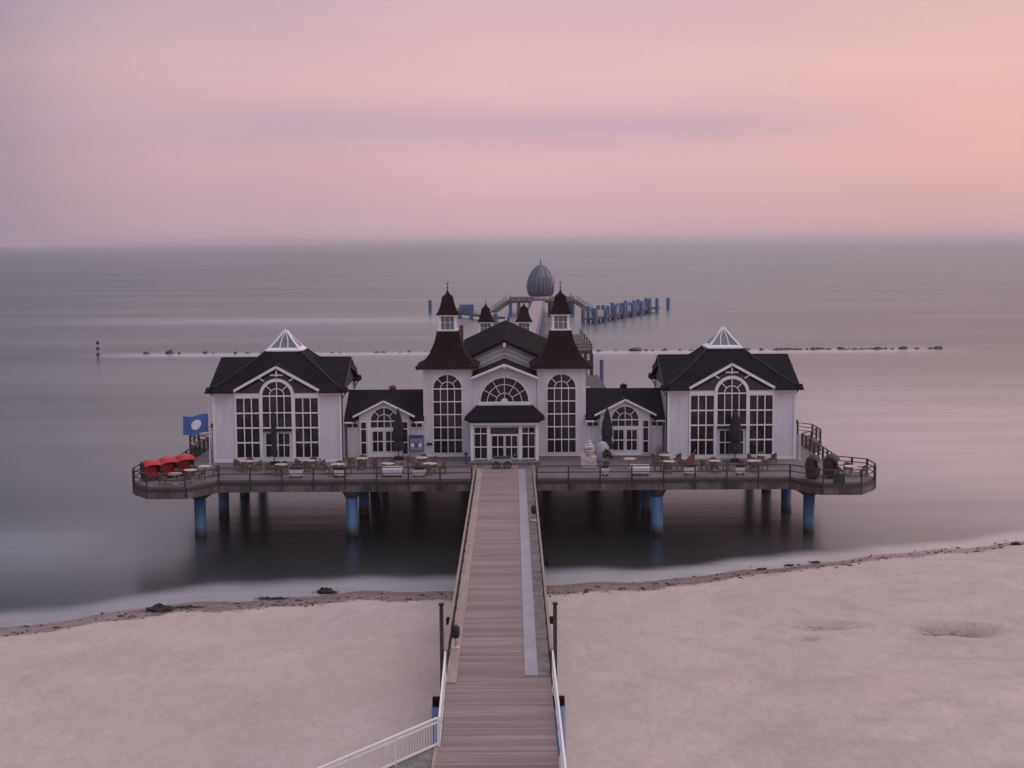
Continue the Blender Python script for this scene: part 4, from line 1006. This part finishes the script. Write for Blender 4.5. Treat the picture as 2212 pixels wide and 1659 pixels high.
MB().bar((.70,0,.70),(1.0,0,1.0),.04,.04).bar((1.0,-.35,1.0),(1.0,.35,1.0),.04,.04).build('handle', 'steel', t)
t = thing('bollard_light', 'small dark bollard light at the left foot of the porch', 'lamp', (-3.55, 106.9, DZ))
MB().lathe([(.12,0),(.09,.08),(.09,.7),(.16,.74),(.16,.8),(.05,.9)], 12).build('shaft', 'signblue', t)
MB().lathe([(.17,.80),(.14,.90),(.02,.96)], 12).build('cap', 'black', t)
t = thing('wall_wheel', 'old round wheel leaning on the wall left of the right pavilion', 'decorative wheel', (11.75, 110.6, DZ))
w_ = MB()
for i in range(24):
    a, b_ = 2*PI*i/24, 2*PI*(i+1)/24; w_.bar((.38*math.cos(a),0,.42+.38*math.sin(a)),(.38*math.cos(b_),0,.42+.38*math.sin(b_)),.05,.06,(0,1,0))
w_.build('rim', 'handrail', t); w_ = MB()
for i in range(5): a = PI*i/5; w_.bar((-.36*math.cos(a),0,.42-.36*math.sin(a)),(.36*math.cos(a),0,.42+.36*math.sin(a)),.03,.03,(0,1,0))
w_.build('spokes', 'handrail', t)
t = thing('fallen_parasol', 'folded red and pink parasol leaning on the corner of the right pavilion window', 'parasol', (13.1, 104.4, DZ))
MB().lathe([(.03,0),(.42,.06),(.38,.35),(.2,.9),(.05,1.35),(.02,1.45)], 14, star=.12).build('canopy', 'redmute', t)
MB().tube((0,0,.0),(0,0,1.55),.02,n=8).build('pole', 'white', t)
for o in t.children: o.rotation_euler = (0, R_(24), 0)

# ------------------------------------------------------------------ breakwater and beacon
def rock_mesh(seed):
    bm = bmesh.new(); bmesh.ops.create_icosphere(bm, subdivisions=2, radius=1)
    for v in bm.verts:
        n_ = 1+.45*noise.noise(v.co*1.3+Vector((seed*7.1, seed, 0))); v.co *= n_; v.co.z *= .62
    me = bpy.data.meshes.new('breakwater_rock'); bm.to_mesh(me); bm.free(); me.materials.append(M['rock']); return me
rm = [rock_mesh(i) for i in range(6)]
rng = random.Random(21)
def rock(x, y, s, label='low dark boulder in the long breakwater line behind the pavilion'):
    o = bpy.data.objects.new('breakwater_rock', rng.choice(rm)); C.objects.link(o)
    o.location = (x, y, -.1); o.scale = (s*rng.uniform(.6,1.2), s*.8, s*rng.uniform(.8,1.4)); o.rotation_euler = (0,0,rng.uniform(-.6,.6))
    tag(o, label, 'boulder', 'boulders of the breakwater')
for x in (-71,-65,-59.5,-58.5,-54,-51.5,-47.5,-45.8,-42,-39.8,-33.5,-26.5,-25,-20,-16,-14,-11,-9.5,17,20.5,26.5,29,30.2,32.5,35): rock(x+rng.uniform(-.4,.4), 273.5+rng.uniform(-.8,.8), rng.uniform(.35,.7))
for x in [-70+i*2.7 for i in range(24)]+[16+i*2.3 for i in range(9)]: rock(x+rng.uniform(-1.2,1.2), 274+rng.uniform(-1,1), rng.uniform(.2,.4))
for x in [-72+i*1.45 for i in range(46)]+[15+i*1.3 for i in range(54)]: rock(x+rng.uniform(-.7,.7), 274.3+rng.uniform(-1,1), rng.uniform(.12,.28), 'small dark stone awash in the long breakwater line')
x = 40.0
while x < 75:
    rock(x, 274+rng.uniform(-1,.8), rng.uniform(.35,.8)); x += rng.uniform(.45,1.0)
    if rng.random() < .08: x += 1.5
rock(-66.6, 273.6, 1.2, 'larger dark boulder near the left end of the breakwater by the beacon')
rock(24.2, 273.6, 1.35, 'larger dark boulder of the breakwater just right of the central building')
rock(83.3, 274.0, 1.25, 'big dark boulder at the right tip of the breakwater')
rock(81.8, 274.2, .7); rock(79, 274.1, .6); rock(76.5, 274.1, .8)
t = thing('beacon', 'thin banded beacon pole marking the left end of the breakwater', 'beacon', (-79.6, 270, 0))
MB().tube((0,0,-1),(0,0,3.1),.12,n=10).build('pole', 'signgrey', t)
for z in (.25, 1.35, 2.45): MB().lathe([(.24,z-.27),(.33,z-.2),(.33,z+.2),(.24,z+.27)], 12).build('band', 'domedark', t)

# ------------------------------------------------------------------ pier running out to the pier head
def cx(y): return AX + (y-150)*.033
t = thing('long_pier', 'long narrow pier running from the pavilion out to the pier head', 'pier', (AX, 150, 0))
n = 24; ys = [150.02+(405-150.02)*i/n for i in range(n+1)]
dk = MB(); 
for a, b_ in zip(ys, ys[1:]):
    xa, xb = cx(a)-AX, cx(b_)-AX
    dk.prism([(xa-1.75,a-150),(xa+1.75,a-150),(xb+1.75,b_-150),(xb-1.75,b_-150)], 'z', DZ-.5, DZ)
dk.build('deck', 'farpink', t)
rlm = MB()
for s in (-1, 1):
    for z in (.5, 1.0): rlm.bar((s*1.72,.1,DZ+z),(cx(405)-AX+s*1.72,255,DZ+z),.08,.08)
rlm.build('rail', 'rail', t)
for i in range(0, 18):
    y = 156+i*14.5
    for s in (-1, 1): MB().lathe([(.36,-3),(.36,DZ-.5)], 10).build('pile', 'farblue', t, loc=(cx(y)-AX+s*1.3, y-150, 0))
# side landing stage right of the pier
t = thing('side_landing', 'dark timber landing stage with railing right of the pier behind the right tower', 'landing stage', (7.5, 238, 0))
MB().box(-4.4,5.1,-18.5,20,DZ-.55,DZ).build('deck', 'darkwood', t)
rl = MB()
for z in (.5, 1.0): rl.bar((-4,-18.4,DZ+z),(5.1,-18.4,DZ+z),.1,.1).bar((5.1,-18.4,DZ+z),(5.1,20,DZ+z),.1,.1)
rl.build('rail', 'rail', t)
for i in range(5): MB().cbox((-4+i*2.25,-18.4,DZ+.5),(.18,.18,1)).build('post', 'rail', t)
for i in range(5): MB().cbox((5.1,-10+i*7.5,DZ+.5),(.2,.2,1)).build('post', 'rail', t)
for x_ in (-3.6, 5.0):
    for y_ in (-18, 0, 19): MB().lathe([(.28,-3),(.28,DZ-.5)], 10).build('pile', 'darkwood', t, loc=(x_, y_, 0))
st_ = MB()
for i in range(7): st_.box(2.2,4.6,-19.2-i*.42,-18.75-i*.42,DZ-.3-i*.4,DZ-.2-i*.4)
st_.build('stair', 'darkwood', t)
t = thing('low_stage', 'low boat landing with pale edge just behind the right tower', 'landing stage', (9.2, 195, 0))
MB().box(-4.2,3.3,-9,9,1.1,1.9).build('deck', 'darkwood', t)
MB().box(-4.2,1.2,-9.1,-8.4,1.9,2.0).build('edge_board', 'tabletop', t)
for x_ in (-3.4, 2.8):
    for y_ in (-7.5, 7.5): MB().lathe([(.3,-3),(.3,1.1)], 10).build('pile', 'farblue', t, loc=(x_, y_, 0))
t = thing('mooring_pile', 'single blue mooring pile standing right of the right tower', 'mooring pile', (13.9, 217, 0))
MB().lathe([(.30,-3),(.30,2.8)], 12).build('shaft', 'farblue', t); MB().lathe([(.34,2.8),(.30,3.0),(.05,3.1)], 12).build('cap', 'domedark', t)

# pier head
PH = (8.7, 412)
t = thing('pier_end_platform', 'raised pier head deck with railings and two sloping gangways around the dome', 'pier head', (PH[0], PH[1], 0))
MB().box(-9.3,9.3,-7,24,DZ-.55,DZ).build('deck', 'darkwood', t)
rl = MB()
for z in (.55, 1.1):
    rl.bar((-9.2,-6.9,DZ+z),(-1.9,-6.9,DZ+z),.12,.12).bar((1.9,-6.9,DZ+z),(9.2,-6.9,DZ+z),.12,.12).bar((-9.2,-6.9,DZ+z),(-9.2,24,DZ+z),.12,.12).bar((9.2,-6.9,DZ+z),(9.2,24,DZ+z),.12,.12)
rl.build('rail', 'rail', t)
for i in range(12):
    x_ = -9.2+i*18.4/11
    if abs(x_) > 1.8: MB().cbox((x_,-6.9,DZ+.55),(.22,.22,1.1)).build('post', 'rail', t)
for x_ in (-9,-6.6,-3,3,6.6,9):
    for y_ in (-6.2, 8, 22): MB().lathe([(.46,-3),(.46,DZ-.5)], 12).build('pile', 'farblue', t, loc=(x_, y_, 0))
for s in (-1, 1):
    g = MB().bar((s*9.3,-2,DZ-.1),(s*13.6,-12,1.5),2.0,.3).build('gangway', 'darkwood', t)
    gr = MB()
    for z in (.5, 1.1):
        for o in (-.9, .9): gr.bar((s*9.3+o,-2,DZ+z),(s*13.6+o,-12,1.6+z),.12,.12)
    for i in range(6):
        k = i/5; p = Vector((s*9.3,-2,DZ)).lerp(Vector((s*13.6,-12,1.6)), k); gr.bar(p+Vector((-.9,0,0)), p+Vector((-.9,0,1.1)), .12,.12)
    gr.build('rail', 'rail', g)
# dome of the diving gondola
t = thing('diving_gondola', 'blue grey egg-shaped diving gondola with mast at the pier head', 'diving gondola', (8.75, 421, DZ))
prof = [(3.4,.9),(3.9,2.0),(4.15,3.4),(4.0,4.9),(3.5,6.5),(2.7,8.0),(1.7,9.2),(.9,9.8),(.3,10.05)]
MB().lathe(prof, 24).build('shell', 'domegrey', t, True)
rb = MB()
for i in range(12):
    a = 2*PI*i/12
    for (ra, za), (rb_, zb) in zip(prof, prof[1:]): rb.bar(((ra+.04)*math.cos(a),(ra+.04)*math.sin(a),za),((rb_+.04)*math.cos(a),(rb_+.04)*math.sin(a),zb),.12,.12)
rb.build('rib', 'domedark', t)
wd = MB()
for i in (8.5, 9.5, 10.5):
    a0 = 2*PI*i/12+.05; a1 = a0+2*PI/12-.1
    for (ra, za), (rb_, zb) in zip(prof[1:4], prof[2:5]):
        wd.add([((ra+.03)*math.cos(a0),(ra+.03)*math.sin(a0),za),((ra+.03)*math.cos(a1),(ra+.03)*math.sin(a1),za),((rb_+.03)*math.cos(a1),(rb_+.03)*math.sin(a1),zb),((rb_+.03)*math.cos(a0),(rb_+.03)*math.sin(a0),zb)], [(0,1,2,3)])
wd.build('window_band', 'domedark', t)
MB().lathe([(3.1,.05),(3.1,.95)], 20).build('base_ring', 'planterwhite', t)
MB().tube((0,0,10),(0,0,12.1),.16,.06,8).bar((-.7,0,10.9),(.7,0,10.9),.1,.1).build('mast', 'domedark', t)
MB().tube((3.9,-1.5,2),(4.4,-2,8.3),.12,n=6).tube((3.3,-2.6,5.0),(4.4,-2,8.3),.1,n=6).build('crane_arm', 'cream', t)

# lower landing stages left and right of the head
def landing(p0, p1, nm, npile, hh, boxes, sgn):
    p0, p1 = Vector(p0), Vector(p1); t = thing('boat_landing', nm, 'landing stage', (p0.x, p0.y, 0)); d = p1-p0; L_ = d.length; u = d/L_; nrm = Vector((-u.y, u.x, 0))
    MB().bar((0,0,1.2),(d.x,d.y,1.2),3.0,.5).build('deck', 'darkwood', t)
    rl = MB()
    for z in (2.1, 2.6):
        a = nrm*1.4; rl.bar(a+Vector((0,0,z)), a+d+Vector((0,0,z)), .1, .1)
    rl.build('rail', 'rail', t)
    for i in range(npile):
        k = i/(npile-1)
        for s in (-1, 1):
            if s == 1 and i % 2: continue
            q = d*k+nrm*s*1.7*-1; h_ = hh+(.35*math.sin(i*2.3))
            MB().lathe([(.52,-3),(.52,h_),(.4,h_+.12)], 12).build('pile', 'farblue', t, loc=(q.x, q.y, 0))
    for k, w_, h_, mt in boxes:
        q = d*k; MB().cbox((q.x, q.y-.2, 1.45+h_/2), (w_, .7, h_)).build('hut' if h_ > 1.8 else 'sign_panel', mt, t)
    return t
landing((20.2,365,0),(43.5,426,0),'blue piled boat landing running away to the right of the pier head',16,3.9,[(.13,2.4,1.7,'cream'),(.36,1.3,1.6,'planterwhite'),(.47,.9,1.5,'steel'),(.58,1.1,1.6,'cream'),(.7,1.0,1.4,'signgrey'),(.8,1.0,1.5,'steel')],1)
landing((-2.6,372,0),(-16.5,404,0),'short piled boat landing with blue hut left of the pier head',5,2.4,[(.72,4.0,2.4,'farblue')],-1)
for x_, y_, h_, lb in ((48.7,438,3.4,'lone blue mooring pile standing far right of the boat landing'),(-24.9,431,3.4,'lone blue mooring pile standing far left of the pier head')):
    t = thing('mooring_pile', lb, 'mooring pile', (x_, y_, 0)); MB().lathe([(.55,-3),(.55,h_)], 12).build('shaft', 'farblue', t); MB().lathe([(.6,h_),(.5,h_+.2)], 12).build('cap', 'domedark', t)

# ------------------------------------------------------------------ haze over the sea
def haze(density):
    hz = MB().box(-60000,60000,-30000,60000,-14,46).build('haze', mat('haze_air', (.5,.5,.5)))
    t = hz.data.materials[0].node_tree; t.nodes.clear(); out = nd(t, 'ShaderNodeOutputMaterial'); v = nd(t, 'ShaderNodeVolumePrincipled')
    v.inputs['Color'].default_value = (.90,.82,.85,1); v.inputs['Density'].default_value = density; v.inputs['Anisotropy'].default_value = 0.2
    t.links.new(v.outputs[0], out.inputs['Volume']); tag(hz, 'thin mauve haze lying over the sea', 'haze', kind='stuff')
haze(.00013)
